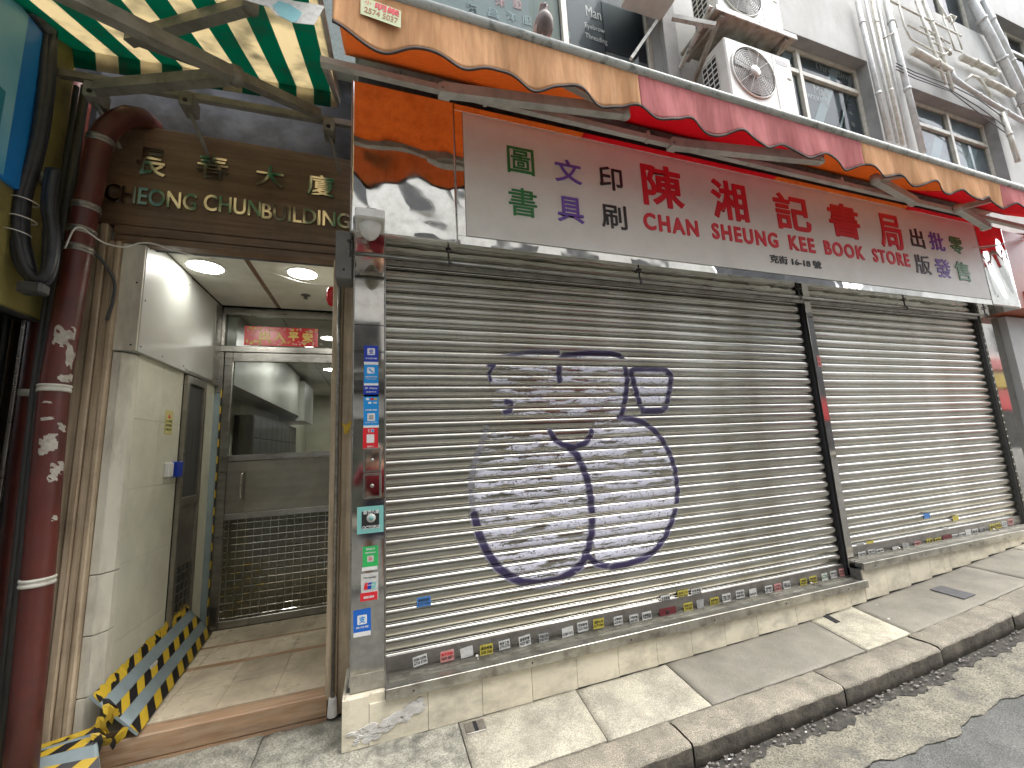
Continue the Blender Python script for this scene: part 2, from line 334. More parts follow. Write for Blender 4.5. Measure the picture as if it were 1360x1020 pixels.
M['lamp']=mat('lamp_diffuser',(.9,.9,.88),emit=(1,.98,.92),estr=10)
M['redgloss']=flat('red_gloss',(.5,.015,.02),.25)
M['gold']=flat('gold_print',(.62,.45,.1),.35)
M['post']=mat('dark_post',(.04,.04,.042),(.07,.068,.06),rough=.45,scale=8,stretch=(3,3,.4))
def glass(name,tint,alpha,rough=.03):
    m=bpy.data.materials.new(name); m.use_nodes=True; t=m.node_tree;N=t.nodes;L=t.links
    N.clear(); o=N.new('ShaderNodeOutputMaterial'); g=N.new('ShaderNodeBsdfGlossy'); g.inputs['Roughness'].default_value=rough
    tr=N.new('ShaderNodeBsdfTransparent'); tr.inputs[0].default_value=C(*tint); ms=N.new('ShaderNodeMixShader')
    fr=N.new('ShaderNodeFresnel'); fr.inputs[0].default_value=1.2; ad=N.new('ShaderNodeMath'); ad.operation='ADD'; ad.inputs[1].default_value=alpha; ad.use_clamp=True
    ge=N.new('ShaderNodeNewGeometry'); iv=N.new('ShaderNodeMath'); iv.operation='SUBTRACT'; iv.inputs[0].default_value=1; L.new(ge.outputs['Backfacing'],iv.inputs[1]); mu=N.new('ShaderNodeMath'); mu.operation='MULTIPLY'; L.new(fr.outputs[0],mu.inputs[0]); L.new(iv.outputs[0],mu.inputs[1]); L.new(mu.outputs[0],ad.inputs[0]); L.new(ad.outputs[0],ms.inputs[0]); L.new(tr.outputs[0],ms.inputs[1]); L.new(g.outputs[0],ms.inputs[2]); L.new(ms.outputs[0],o.inputs[0])
    return m
M['glass']=glass('window_glass',(.75,.78,.78),.0); M['doorglass']=glass('door_glass',(.85,.87,.85),.03); M['grilleglass']=glass('dull_grille_glass',(.35,.35,.30),.05,.2); M['leftglass']=glass('shop_glass',(.1,.1,.1),.4)
# ================================================================ GROUND
GXs=[-6,.6,1.8,2.6,3.5,4.1,4.8,5.9,6.4,9,14]; GZs=[0,0,.02,.035,.06,.095,.14,.215,.25,.43,.75]
def gz(x): return float(np.interp(x,GXs,GZs))
def sheet(name,m,parent,x0,x1,y0,y1,dz,nx=60,ny=12,thick=.05,edge0=None,amp=.0,edge1=None):
    def f(u,v):
        x=x0+(x1-x0)*u; a=y0+(edge0(x) if edge0 else 0); b=y1+(edge1(x) if edge1 else 0); y=a+(b-a)*v
        n=amp*(math.sin(x*9+y*7)+math.sin(x*23-y*17)+.6*math.sin(x*41+y*37))
        return (x,y,gz(x)+dz+n)
    return grid(name,m,parent,f,nx,ny,True,(0,0,-thick))
def wob(a,s): return lambda x: a*(math.sin(x*s)+.6*math.sin(x*s*2.7+1)+.4*math.sin(x*s*6.1+2))
pav=sheet('pavement',M['grout'],None,-6,14,-.47,.9,-.02,60,4,.2); tag(pav,kind='structure')
slabs=[(-6,-.62,'concrete_rough'),(-.614,.446,'concrete_rough'),(.452,1.205,'concrete'),(1.212,1.905,'concrete'),(1.912,3.33,'concrete_grey'),(3.337,3.83,'concrete_light'),(3.837,5.5,'concrete_grey'),(5.506,6.35,'concrete_grey'),(6.356,8.2,'concrete'),(8.206,11,'concrete_grey'),(11.006,14,'concrete')]
for i,(a,b,mm) in enumerate(slabs):
    sk=-.25 if i in (4,5) else (-.05 if i in (2,3) else 0)
    def f(u,v,a=a,b=b,i=i):
        y=-.468+(.465 if a>=.4 else (.80 if i>0 else .88))*v
        sk0=-.12*(1-v) if i in (5,6) else (0.0 if i<3 else -.05*(1-v)); sk1=-.12*(1-v) if i in (4,5) else (0.0 if i<2 else -.05*(1-v))
        aa=a+sk0; bb=b+sk1; x=aa+(bb-aa)*u
        am=.0022 if M_rough[i] else .0009
        n=am*(math.sin(x*19+y*17)+math.sin(x*43-y*37)+.6*math.sin(x*81+y*67))
        return (x,y,gz(x)+n+(i%3)*.002)
    M_rough=[s[2]=='concrete_rough' for s in slabs]
    grid('paving_slab',M[mm],pav,f,max(8,int((b-a)*16)),14,True,(0,0,-.018))
road=sheet('road',M['asphalt'],None,-14,22,-7.2,-.6,-.128,90,16,.3,amp=.001); tag(road,kind='structure')
gut=sheet('gutter_channel',M['gutter'],road,-6,14,-1.0,-.655,-.120,700,10,.004,edge0=lambda x: .020*math.sin(x*6)+.012*math.sin(x*16.2+1)+.005*math.sin(x*39+2)+.0025*math.sin(x*83)+.0015*math.sin(x*171),amp=.0018)
wet=sheet('gutter_grime',M['wet'],road,-6,14,-.735,-.653,-.1165,700,4,.001,edge0=lambda x: .018*math.sin(x*7)+.012*math.sin(x*19+1)+.010*math.sin(x*47+2)+.007*math.sin(x*97)+.005*math.sin(x*190),amp=.0012)
far=sheet('far_pavement',M['concrete_grey'],None,-14,22,-9,-7.1,.0,40,4,.3); tag(far,kind='structure')
kerb=bpy.data.objects.new('kerb',None); COL.objects.link(kerb); kerb['kind']='structure'
ks=[-2.3,-1.2,-.55,.5,1.545,2.69,3.66,4.58,5.6,6.8,8,9.3,10.6,12]
for i in range(len(ks)-1):
    a,b=ks[i]+.006,ks[i+1]-.006
    nx=24; prof=[(-.472,-.16),(-.472,-.008),(-.4725,-.002),(-.476,.001),(-.479,.0015),(-.52,.003),(-.56,.003),(-.60,.002),(-.634,.000),(-.637,-.0005),(-.645,-.004),(-.651,-.010),(-.6545,-.018),(-.655,-.022),(-.657,-.07),(-.655,-.135),(-.60,-.16)]
    mb=MB(); vs=[]
    jit=[random.uniform(-.004,.004) for _ in range(2)]
    for q in range(nx+1):
        x=a+(b-a)*(0 if q==0 else 1 if q==nx else (.004+.992*(q-1)/(nx-2))); e=.003 if q in (0,nx) else 0
        for k,(y,z) in enumerate(prof):
            n=.0016*math.sin(x*31+y*40)+.0012*math.sin(x*67+y*90)+.001*math.sin(x*143+k)
            vs.append((x,y+n+jit[0]*(y<-.6)+(e if y<-.6 else 0),gz(x)+z+n+jit[1]-(e if z>-.02 else 0)))
    m_=len(prof); fs=[]
    for q in range(nx):
        for k in range(m_-1): fs.append((q*m_+k,q*m_+k+1,(q+1)*m_+k+1,(q+1)*m_+k))
    fs.append(tuple(range(m_))); fs.append(tuple(nx*m_+k for k in range(m_))[::-1])
    mb.add(vs,fs,True); o=mb.build('kerb_stone',M['granite'],kerb,fix=False); o.data.materials.append(M['kerb_dirt_shade'])
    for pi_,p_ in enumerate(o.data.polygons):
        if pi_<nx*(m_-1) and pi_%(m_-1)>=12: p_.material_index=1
# rubble in the gutter
mb=MB()
rr=random.Random(3)
def pebble(mb,x,y,z,s):
    vs=[];
    for (a,b,c) in ((1,0,0),(-1,0,0),(0,1,0),(0,-1,0),(0,0,1),(0,0,-1)):
        k=s*rr.uniform(.6,1.2); vs.append((x+a*k*1.3,y+b*k,z+c*k*.6))
    mb.add(vs,[(0,2,4),(2,1,4),(1,3,4),(3,0,4),(2,0,5),(1,2,5),(3,1,5),(0,3,5)])
for i in range(700):
    x=rr.uniform(-1,8) ; y=-.665-abs(rr.gauss(0,.05)); pebble(mb,x,y,gz(x)-.104,rr.uniform(.003,.011))
for i in range(260):
    x=rr.uniform(-.6,8) ; y=rr.uniform(-1.1,-.7); pebble(mb,x,y,gz(x)-.106,rr.uniform(.002,.005))
tag(mb.build('gutter_rubble',mat('rubble',(.23,.21,.18),(.09,.085,.08),rough=.8,scale=40),None),'small stones and grit strewn along the dark gutter below the kerb','rubble',kind='stuff')
mb=MB()
for (px,py,s) in ((1270,862,.022),(1193,901,.01),(1070,972,.008),(968,1008,.008),(1180,822,.012),(1165,803,.006),(1110,940,.009)):
    p=at(px,py,z=gz(2.7)-.09 if py>850 else gz(3.6)+.01)
    p=at(px,py,z=(gz(p.x)-.095 if py>850 else gz(p.x)+.008)); pebble(mb,p.x,p.y,p.z,s)
tag(mb.build('litter',M['white'],None),'white scraps of litter lying in the gutter and on the paving','litter',kind='stuff')
p=at(1262,783,z=gz(4.8))
cov=thing('cover_plate','dark grey rectangular cover plate set in the paving before the right shutter','cover plate',(4.8,-.24,gz(4.8)))
def ong(px,py,x0):
    x=x0
    for _ in range(6): p=at(px,py,z=gz(x)+.005); x=p.x
    return p
MB().prism([ong(1235,783,4.7),ong(1250,778,4.8),ong(1296,790,4.8),ong(1281,796,4.6)],(0,0,.004)).build('plate',mat('dark_plate',(.07,.07,.075),(.1,.1,.1),rough=.6,scale=15),cov)
# small drain outlets at the foot of the plinth
d1=thing('drain_outlet','small grey drain slot in paving below the plinth near the left shutter','drain',(.62,-.08,0))
pp=[at(590,957,z=.004)+Vector((.05,0,0)),at(643,948,z=.004),at(655,966,z=.004),at(603,979,z=.004)]
c=at(632,966,z=.006); MB().box(c.x-.06,c.x+.055,c.y-.045,c.y+.05,.004,.012,.002).build('surround',M['clamp'],d1); MB().box(c.x-.012,c.x+.010,c.y-.04,c.y+.045,.0125,.014,0).build('slot',M['dark'],d1)
d2=thing('drain_outlet','short dark drain slot in the pale paving slab by the plinth','drain',(3.55,-.1,.06))
MB().prism([ong(1092,818,3.5),ong(1098,816,3.5),ong(1116,826,3.5),ong(1110,828,3.5)],(0,0,.004)).build('slot',M['dark'],d2)

# ================================================================ PLINTH of the bookshop
pl=thing('tiled_plinth','stepped cream tiled plinth under the steel shutters','plinth',(0,.2,0))
JX=[-.179,-.04,.279,.599,.917,1.229,1.54,1.851,2.151,2.46,2.78,3.196,3.52,3.845,4.035]
MB().box(-.170,4.03,.012,.9,-.05,.205).build('core',M['grout'],pl)
MB().box(4.03,7.6,.012,.9,-.05,.345).build('core',M['grout'],pl)
for a,b in zip(JX[:-1],JX[1:]):
    z0=gz((a+b)/2)+.004; z1=.252 if b<=0 else .208
    MB().box(a+.0012,b-.0012,0,.012,z0,z1,.0012).build('tile',M['plinth'],pl)
for a,b in zip([4.037,4.34,4.66,4.98,5.3,5.62,5.94,6.26,6.58,6.9,7.2],[4.34,4.66,4.98,5.3,5.62,5.94,6.26,6.58,6.9,7.2,7.5]):
    z0=gz((a+b)/2)+.006
    if z0<.33: MB().box(a+.0012,b-.0012,0,.012,z0,.348,.0012).build('tile',M['plinth'],pl)
MB().box(-.179,-.167,.012,.36,.0,.252,.001).build('tile',M['plinth'],pl)           # left return
MB().box(-.165,.045,.0125,.075,.206,.252,.001).build('ledge_tile',M['plinth'],pl)
MB().box(4.058,4.115,.055,.15,.27,.345,.002).build('step_side',M['sill'],pl)
mp=MB(); rg=random.Random(5)
for i in range(70):
    t=rg.random(); x=-.135+.40*t; zb=.055+.10*t**1.5; z=zb+rg.uniform(-.03,.035); s=rg.uniform(.012,.03)
    if x>.25 or z<.015: continue
    n=7; pts=[(x+s*rg.uniform(.7,1.5)*math.cos(2*PI*k/n),-.001,z+s*rg.uniform(.4,.8)*math.sin(2*PI*k/n)) for k in range(n)]
    mp.prism(pts,(0,-.002-.004*rg.random(),0))
mp.build('putty_patch',M['putty'],pl)['label']='ragged white putty smeared on the lower left tiles'

# ================================================================ SILLS
def sill(x0,x1,zt,lab):
    t=thing('steel_sill',lab,'sill',(x0,0,zt),'steel sills under the shutters')
    MB().box(x0,x1,-.022,.0,zt-.062,zt,.002).build('front_lip',M['sill'],t)
    MB().box(x0,x1,.0,.20,zt-.012,zt-.002).build('tread',M['sill'],t)
    MB().box(x0+.02,x1-.01,.055,.062,zt-.002,zt+.008).build('track_rail',M['sill'],t)
    MB().box(x0+.02,x1-.01,.092,.10,zt-.002,zt+.010).build('track_rail',M['sill'],t)
    mb=MB()
    k=x0+.15
    while k<x1: mb.lathe((k,-.022,zt-.035),(0,-1,0),[(0,.006),(.003,.005),(.004,0)],8); k+=.72
    mb.build('screw',M['dark'],t)
    return t
sill(.048,4.06,.272,'long lower steel sill under the left shutter'); sill(4.036,7.02,.41,'upper steel sill under the right shutter')

# ================================================================ ROLLER SHUTTERS
YS=.145
GROOVE=((.765,.81),(.885,.93))
def sprof(t):
    if t>=.93: t=t-1.0
    if t<=.765:
        s=(t+.07)/.835; return -.013*(1-abs(2*s-1)**3.2)
    if t<.81: return .009*math.sin(PI*(t-.765)/.045)
    if t<.885: return -.006*math.sin(PI*(t-.81)/.075)**.7
    return .009*math.sin(PI*(t-.885)/.045)
TS=[0,.01,.025,.045,.07,.10,.15,.22,.30,.38,.46,.54,.60,.65,.69,.72,.74,.752,.765,.78,.795,.81,.82,.835,.85,.865,.878,.885,.90,.915,.93,.94,.955,.975,1.0]
def slat_mesh(L,pitch):
    mb=MB(); nx=14; n=len(TS); vs=[]
    for q in range(nx+1):
        x=L*q/nx
        for t in TS: vs.append((x,sprof(t),-t*pitch))
    fs=[(q*n+k,q*n+k+1,(q+1)*n+k+1,(q+1)*n+k) for q in range(nx) for k in range(n-1)]
    mb.add(vs,fs,True)
    mb.add([(0,.004,0),(L,.004,0),(L,.004,-pitch),(0,.004,-pitch)],[(0,1,2,3)])
    me=bpy.data.meshes.new('slat'); me.from_pydata(mb.v,[],mb.f); me.polygons.foreach_set('use_smooth',mb.smooth); me.materials.append(M['slat']); me.materials.append(M['groove_shade'])
    for pi_,pl_ in enumerate(me.polygons):
        if pi_<nx*(n-1):
            tm=(TS[pi_%(n-1)]+TS[pi_%(n-1)+1])/2
            if any(g0<tm<g1 for g0,g1 in GROOVE): pl_.material_index=1
    return me
def shutter(x0,x1,zb,zt,n,lab):
    t=thing('roller_shutter',lab,'shutter',((x0+x1)/2,YS,zb),'steel roller shutters of the bookshop')
    pitch=(zt-zb)/n; me=slat_mesh(x1-x0,pitch); rs=random.Random(n)
    for i in range(n):
        o=link('slat',me,t,(x0,YS+rs.uniform(-.0012,.0012),zt-i*pitch)); o.rotation_euler=(rs.uniform(-.02,.02),0,0)
    return t,pitch
S1,pitch1=shutter(.052,4.10,.375,2.90,31,'wide ribbed steel shutter with purple and white graffiti')
S2,pitch2=shutter(4.13,7.02,.505,2.90,29,'narrower ribbed steel shutter right of the central post, without graffiti')
YB=.128
for (sh,x0,x1,z0,z1) in ((S1,.052,4.10,.29,.375),(S2,4.13,7.02,.425,.505)):
    MB().box(x0,x1,YB,YB+.03,z0,z1,.003).build('bottom_bar',M['botbar'],sh)
    MB().box(x0,x1,YB+.006,YB+.03,z0-.03,z0-.001,.002).build('bottom_seal',M['botbar'],sh)
def lockp(sh,px,py,zz):
    p=at(px,py,y=YB-.02); o=MB().lathe((p.x,YB,zz),(0,-1,0),[(0,.014),(.012,.014),(.014,.008),(.03,.007),(.034,0)],12).box(p.x-.006,p.x+.006,YB-.045,YB-.02,zz-.022,zz+.006,.002).build('lock',M['clamp'],sh)
lockp(S1,634,880,.272); lockp(S1,1080,780,.272); lockp(S2,1198,738,.41); lockp(S2,1323,707,.41)
# stickers of the bottom bars
def sticker(parent,px,py,w,h,y,mm,lines=(),ink='black_ink',rot=0,name='sticker',lab=None,dxz=None,th=.0012):
    p=at(px,py,y=y); u=Vector((math.cos(rot),0,math.sin(rot))); v=Vector((-math.sin(rot),0,math.cos(rot)))
    q=[p-u*w/2-v*h/2,p+u*w/2-v*h/2,p+u*w/2+v*h/2,p-u*w/2+v*h/2]
    o=MB().prism(q,(0,-th,0)).build(name,M[mm],parent)
    if lab: o['label']=lab
    n=len(lines)
    for i,ln in enumerate(lines):
        hh=h*.74/n*.8; zc=h*.37-(i+.5)*h*.74/n
        oo=p-u*w*.43+v*(zc-hh/2)+Vector((0,-th-.0003,0))
        text('print',ln,M[ink] if not isinstance(ink,(list,tuple)) else M[ink[i]],o,oo,u,v,w*.86,hh,depth=.0005,bold=.012)
    return o
ad='平租服務'
L1=[(558,877,.085,.055,'stk_white',('5088 0388','6738 8708'),'black_ink',.12),(594,871,.085,.062,'stk_pink',('搬屋服務','9609 8871'),('pay_red','black_ink'),.03),(620,866,.08,.058,'stk_white',(),'black_ink',.1),
(646,863,.085,.065,'stk_yellow',('通渠補漏','5608 0363'),'black_ink',0),(670,856,.075,.055,'stk_white',('裝修工程','6770 2778'),'black_ink',.05),(697,851,.082,.065,'stk_white',('通渠專家','9609 8871'),'black_ink',.1),(722,847,.07,.055,'stk_grey',('水電工程','5740 3721'),'black_ink',0),
(754,839,.085,.06,'stk_white',('','5188 1012'),'black_ink',.04),(774,832,.082,.062,'stk_white',('收買舊物','6233 9030'),'black_ink',.02),(795,828,.085,.062,'stk_yellow',('通渠公司','5579 5063'),'black_ink',0),(821,824,.072,.058,'stk_white',('水喉維修','6233 9012'),'black_ink',0),(842,822,.075,.06,'stk_white',('冷氣安裝','5608 0871'),'black_ink',0),(859,818,.08,.058,'stk_white',('收購舊書',),'black_ink',0),
(887,813,.15,.065,'stk_maroon',(),'black_ink',0),(914,806,.085,.06,'stk_yellow',('搬運公司','5793 0087'),'black_ink',0),(930,802,.07,.06,'stk_grey',(),'black_ink',0),(949,799,.085,.06,'stk_yellow',('通渠專家','9030 3310'),'black_ink',0),(965,794,.085,.062,'stk_white',('5708 3390',),'black_ink',0),(983,789,.085,.06,'stk_white',('裝修搬屋','5608 0363'),'black_ink',0),
(1000,787,.075,.06,'stk_white',('','2870 2777'),'black_ink',0),(1021,783,.08,.062,'stk_white',('清潔服務','9721 0071'),'black_ink',0),(1033,780,.075,.058,'stk_pink',('上門收買','5188 8710'),'black_ink',0),(1045,777,.08,.062,'stk_white',('9388 6661',),'black_ink',0),(1067,773,.08,.058,'stk_yellow',('水電維修','7308 7033'),'black_ink',0),(1080,770,.085,.06,'stk_yellow',('通渠補漏','5608 0363'),'black_ink',0),(1095,766,.07,.058,'stk_white',('6778',),'green_ink',0),(1107,763,.078,.06,'stk_white',('裝修公司','9711 0033'),'black_ink',0),(1119,760,.08,.062,'stk_pink',('搬屋服務','9609 8871'),'black_ink',0)]
for (px,py,w,h,mm,ln,ink,rot) in L1: sticker(S1,px,py,w,h,YB-.0006,mm,ln,ink,rot)
c=at(887,813,y=YB-.004); MB().lathe((c.x,YB-.002,c.z),(0,-1,0),[(0,.013),(.004,.012),(.004,0)],12).build('keyhole',M['dark'],S1)
for (px,py,w,h,mm,ln,ink,rot) in [(563,799,.085,.055,'stk_blue',('通渠服務','6270 0266'),'black_ink',0),(884,795,.085,.05,'stk_white',('收買舊物',),'black_ink',0),(907,789,.1,.055,'stk_yellow',('通渠公司','5579 5063'),'black_ink',0),(925,786,.1,.055,'stk_white',('收買電器','6233 9030'),'black_ink',0)]: sticker(S1,px,py,w,h,.1295,mm,ln,ink,rot)
L2=[(1145,737,'stk_white',('2870',)),(1158,734,'stk_white',('搬屋','9609 8871')),(1169,733,'stk_white',('通渠','5608 0363')),(1190,730,'stk_white',()),(1203,725,'stk_grey',()),(1219,723,'stk_pink',('搬屋','9711')),(1235,719,'stk_yellow',('水電',)),(1246,718,'stk_yellow',('通渠','5579')),(1258,714,'stk_maroon',()),(1269,713,'stk_white',('9388',)),(1278,711,'stk_white',('6778',)),(1286,707,'stk_white',()),(1295,706,'stk_white',('裝修',)),(1305,704,'stk_grey',('5188',)),(1318,700,'stk_yellow',('通渠',)),(1326,698,'stk_yellow',('9030',)),(1334,696,'stk_white',('2777',)),(1342,693,'stk_pink',('搬運',))]
for (px,py,mm,ln) in L2: sticker(S2,px,py,.15 if mm=='stk_maroon' else .1,.058,YB-.0006,mm,ln,'black_ink',0)
for (px,py,mm) in ((1143,725,'stk_grey'),(1156,722,'stk_yellow'),(1231,685,'stk_blue'),(1256,704,'stk_white'),(1269,688,'stk_yellow')): sticker(S2,px,py,.1,.05,.1295,mm)
# graffiti, draped over the slats as a paint film
def graffiti():
    def w(X,Y):
        p=at(600+X/2.833,440+Y/2.833,y=.135); return (p.x,p.z)
    ST=[([(150,115),(170,103),(230,88),(300,77),(400,78)],.026,.75),([(405,185),(403,150),(408,105),(430,90),(520,82),(600,84),(632,92),(648,115),(660,180),(655,240),(640,310)],.034,1),
    ([(675,150),(690,142),(750,140),(805,146),(825,165),(820,220),(805,285),(790,298),(720,300),(706,270),(690,215),(675,155)],.036,1),
    ([(630,325),(680,330),(720,342),(760,372),(790,405),(820,460),(840,520),(850,600),(843,660),(830,710),(800,780),(760,830),(720,855),(660,876),(600,886),(545,875),(510,845)],.034,1),
    ([(370,378),(390,410),(420,428),(460,436),(500,422),(522,395),(525,375)],.032,1),([(445,440),(470,465),(492,510),(512,565),(522,620),(527,690),(526,760),(515,815),(490,875),(455,905),(400,935),(330,948),(270,945),(215,922),(170,885),(130,825),(103,765),(85,690)],.042,1),
    ([(85,690),(72,620),(72,560),(88,490),(125,390),(130,365)],.028,.4),([(205,265),(222,270),(218,300),(200,305)],.03,1),([(138,130),(160,128),(140,160),(145,185)],.02,.9)]
    RG=[([(140,120),(240,85),(405,88),(640,90),(655,200),(640,320),(380,330),(150,300)],.21),([(410,95),(640,95),(650,170),(640,175),(420,165)],.36),([(560,180),(655,180),(640,310),(440,318),(430,290)],.32),([(680,150),(820,155),(800,290),(712,295)],.52),
    ([(90,500),(150,380),(370,390),(450,440),(510,560),(520,620),(140,600),(85,640)],.27),([(85,640),(140,590),(520,620),(525,700),(500,860),(400,935),(260,935),(150,840),(90,700)],.36),([(540,330),(720,345),(800,430),(850,560),(845,600),(540,600),(515,560),(460,440),(520,400)],.34),([(540,600),(845,600),(840,680),(780,800),(680,870),(540,870),(528,700)],.46)]
    cs=[w(X,Y) for s,_,_ in ST for X,Y in s]; x0=min(c[0] for c in cs)-.05;x1=max(c[0] for c in cs)+.05;z0=min(c[1] for c in cs)-.05;z1=max(c[1] for c in cs)+.05
    xs=np.arange(x0,x1,.007)
    zs=[];ys=[];ph=[]
    for i in range(31):
        for t in TS[:-1]:
            z=2.90-(i+t)*pitch1
            if z0<z<z1 : zs.append(z);ys.append(YS-.0014+sprof(t));ph.append(t)
    zs=np.array(zs);ys=np.array(ys);ph=np.array(ph)
    XX,ZZ=np.meshgrid(xs,zs); pur=np.zeros_like(XX); whi=np.zeros_like(XX)
    for s,wd,st in ST:
        pts=[w(X,Y) for X,Y in s]
        for (ax,az),(bx_,bz) in zip(pts[:-1],pts[1:]):
            dx,dz=bx_-ax,bz-az; L2_=dx*dx+dz*dz+1e-9; t=np.clip(((XX-ax)*dx+(ZZ-az)*dz)/L2_,0,1)
            d=np.hypot(XX-ax-t*dx,ZZ-az-t*dz); pur=np.maximum(pur,st*np.clip((wd*.92-d)/(wd*.5),0,1))
    for s,st in RG:
        pts=[w(X,Y) for X,Y in s]; inside=np.zeros(XX.shape,bool); n=len(pts)
        for i in range(n):
            (ax,az),(bx_,bz)=pts[i],pts[(i+1)%n]
            c=((az>ZZ)!=(bz>ZZ))&(XX<(bx_-ax)*(ZZ-az)/(bz-az+1e-12)+ax); inside^=c
        whi=np.maximum(whi,inside*st)
    band=np.where((ph>.12)&(ph<.66),1.0,.45); band[ph>.76]=.0
    whi=whi*band[:,None]
    keep=(np.maximum(pur,whi)>.02); H,Wd=XX.shape; idx=-np.ones((H,Wd),int)
    cell=keep[:-1,:-1]|keep[1:,:-1]|keep[:-1,1:]|keep[1:,1:]
    use=np.zeros((H,Wd),bool); use[:-1,:-1]|=cell;use[1:,:-1]|=cell;use[:-1,1:]|=cell;use[1:,1:]|=cell
    idx[use]=np.arange(use.sum()); YY=np.repeat(ys[:,None],Wd,1)
    V=np.stack([XX[use],YY[use],ZZ[use]],1)-np.array(world_org(S1)); r,c=np.nonzero(cell)
    F=np.stack([idx[r,c],idx[r+1,c],idx[r+1,c+1],idx[r,c+1]],1)
    me=bpy.data.meshes.new('graffiti'); me.from_pydata(V.tolist(),[],F.tolist()); me.polygons.foreach_set('use_smooth',[True]*len(F))
    for nm,A in (('purple',pur),('white',whi)):
        at_=me.attributes.new(nm,'FLOAT','POINT'); at_.data.foreach_set('value',A[use].astype(np.float32))
    m=bpy.data.materials.new('graffiti_paint'); m.use_nodes=True; t=m.node_tree;N=t.nodes;L=t.links; b=N['Principled BSDF']; b.inputs['Roughness'].default_value=.5; o=N['Material Output']
    tc=N.new('ShaderNodeTexCoord')
    def nz(sc,st,a,bb):
        mp=N.new('ShaderNodeMapping'); mp.inputs['Scale'].default_value=st; L.new(tc.outputs['Object'],mp.inputs[0]); q=N.new('ShaderNodeTexNoise'); q.inputs['Scale'].default_value=sc;q.inputs['Detail'].default_value=7;q.inputs['Roughness'].default_value=.65; L.new(mp.outputs[0],q.inputs['Vector'])
        r=N.new('ShaderNodeMapRange'); r.inputs[1].default_value=a;r.inputs[2].default_value=bb; L.new(q.outputs['Fac'],r.inputs[0]); return r.outputs[0]
    def mth(op,a,bb,cl=True):
        q=N.new('ShaderNodeMath'); q.operation=op;q.use_clamp=cl
        for i,v in enumerate((a,bb)):
            if isinstance(v,(int,float)): q.inputs[i].default_value=v
            else: L.new(v,q.inputs[i])
        return q.outputs[0]
    ap=N.new('ShaderNodeAttribute');ap.attribute_name='purple';aw=N.new('ShaderNodeAttribute');aw.attribute_name='white'
    wf=mth('MULTIPLY',mth('SUBTRACT',mth('ADD',aw.outputs['Fac'],mth('MULTIPLY',nz(5,(.7,1,6),.34,.66),.8)),.61),9.0)
    wf=mth('MULTIPLY',wf,mth('MULTIPLY',nz(45,(1,1,1.5),.36,.44),1.0)); wf=mth('MULTIPLY',wf,mth('GREATER_THAN',aw.outputs['Fac'],.03))
    pf=mth('MULTIPLY',ap.outputs['Fac'],mth('ADD',nz(14,(1,1,3),.25,.5),.25)); pf=mth('MULTIPLY',pf,1.15)
    cm=N.new('ShaderNodeMix');cm.data_type='RGBA'; L.new(pf,cm.inputs[0]); cm.inputs[6].default_value=(.70,.70,.80,1); cm.inputs[7].default_value=(.038,.026,.085,1); L.new(cm.outputs[2],b.inputs['Base Color'])
    al=mth('MAXIMUM',mth('MULTIPLY',wf,.96),mth('MULTIPLY',pf,.92)); tr=N.new('ShaderNodeBsdfTransparent'); ms=N.new('ShaderNodeMixShader'); L.new(al,ms.inputs[0]);L.new(tr.outputs[0],ms.inputs[1]);L.new(b.outputs[0],ms.inputs[2]);L.new(ms.outputs[0],o.inputs[0])
    me.materials.append(m); g=link('graffiti',me,S1,world_org(S1)); g['label']='rounded letters in thin white paint outlined in dark purple'
graffiti()
# ================================================================ PILLARS
pil=thing('steel_pillar','polished steel clad pillar with payment stickers at the left end of the shutters','pillar',(-.05,.05,.25))
MB().box(-.142,.040,.052,.40,.29,2.876,.001).build('cladding',M['mirror2'],pil)
MB().box(-.150,-.142,.046,.10,.29,2.876,.001).build('edge_trim',M['steel'],pil); MB().box(.040,.050,.046,.16,.256,2.876,.001).build('edge_trim',M['steel'],pil)
MB().box(-.142,.040,.047,.052,.256,.345,.001).build('cement_patch',mat('cement_patch',(.33,.31,.25),(.22,.2,.16),rough=.9,scale=14,bump=.004,bscale=40),pil)
for z in (2.39,2.22,2.21): MB().box(-.142,.040,.050,.0525,z-.0015,z+.0015).build('joint_line',M['dark'],pil)
YP=.050
def card(px,py,w,h,mm,nm='payment_sticker',lab=None,rot=0,y=YP): return sticker(pil,px,py,w,h,y,mm,(),name=nm,lab=lab,rot=rot)
def pm(par,px,py,w,h,body,ink,y=YP-.0018,bold=.02): ptext('print',body,M[ink],par,px,py,w,h,y,depth=.0006,bold=bold)
def blk(par,px,py,w,h,mm,y=YP-.0014):
    p=at(px,py,y=y); return MB().box(p.x-w/2,p.x+w/2,y-.0005,y,p.z-h/2,p.z+h/2).build('print',M[mm],par)
def rblk(par,px,py,w,h,mm,r=.006,y=YP-.0014):
    p=at(px,py,y=y); pts=[]
    for (sx,sz,a0) in ((1,1,0),(-1,1,90),(-1,-1,180),(1,-1,270)):
        for k in range(5):
            a=math.radians(a0+22.5*k); pts.append((p.x+sx*(w/2-r)+r*math.cos(a),y,p.z+sz*(h/2-r)+r*math.sin(a)))
    return MB().prism(pts,(0,-.0005,0)).build('print',M[mm],par)
o=card(493,471,.086,.118,'pay_navy',lab='navy blue mobile payment sticker at the top of the row'); rblk(o,493,467,.046,.044,'white'); pm(o,493,467,.03,.032,'支','pay_navy',bold=.03); pm(o,493,476,.07,.010,'支付宝付款','white'); blk(o,493,482.5,.086,.018,'white',YP-.0016)
o=card(493,497,.086,.128,'pay_blue',lab='sky blue mobile payment sticker second from the top'); rblk(o,492.5,492,.044,.04,'white'); 
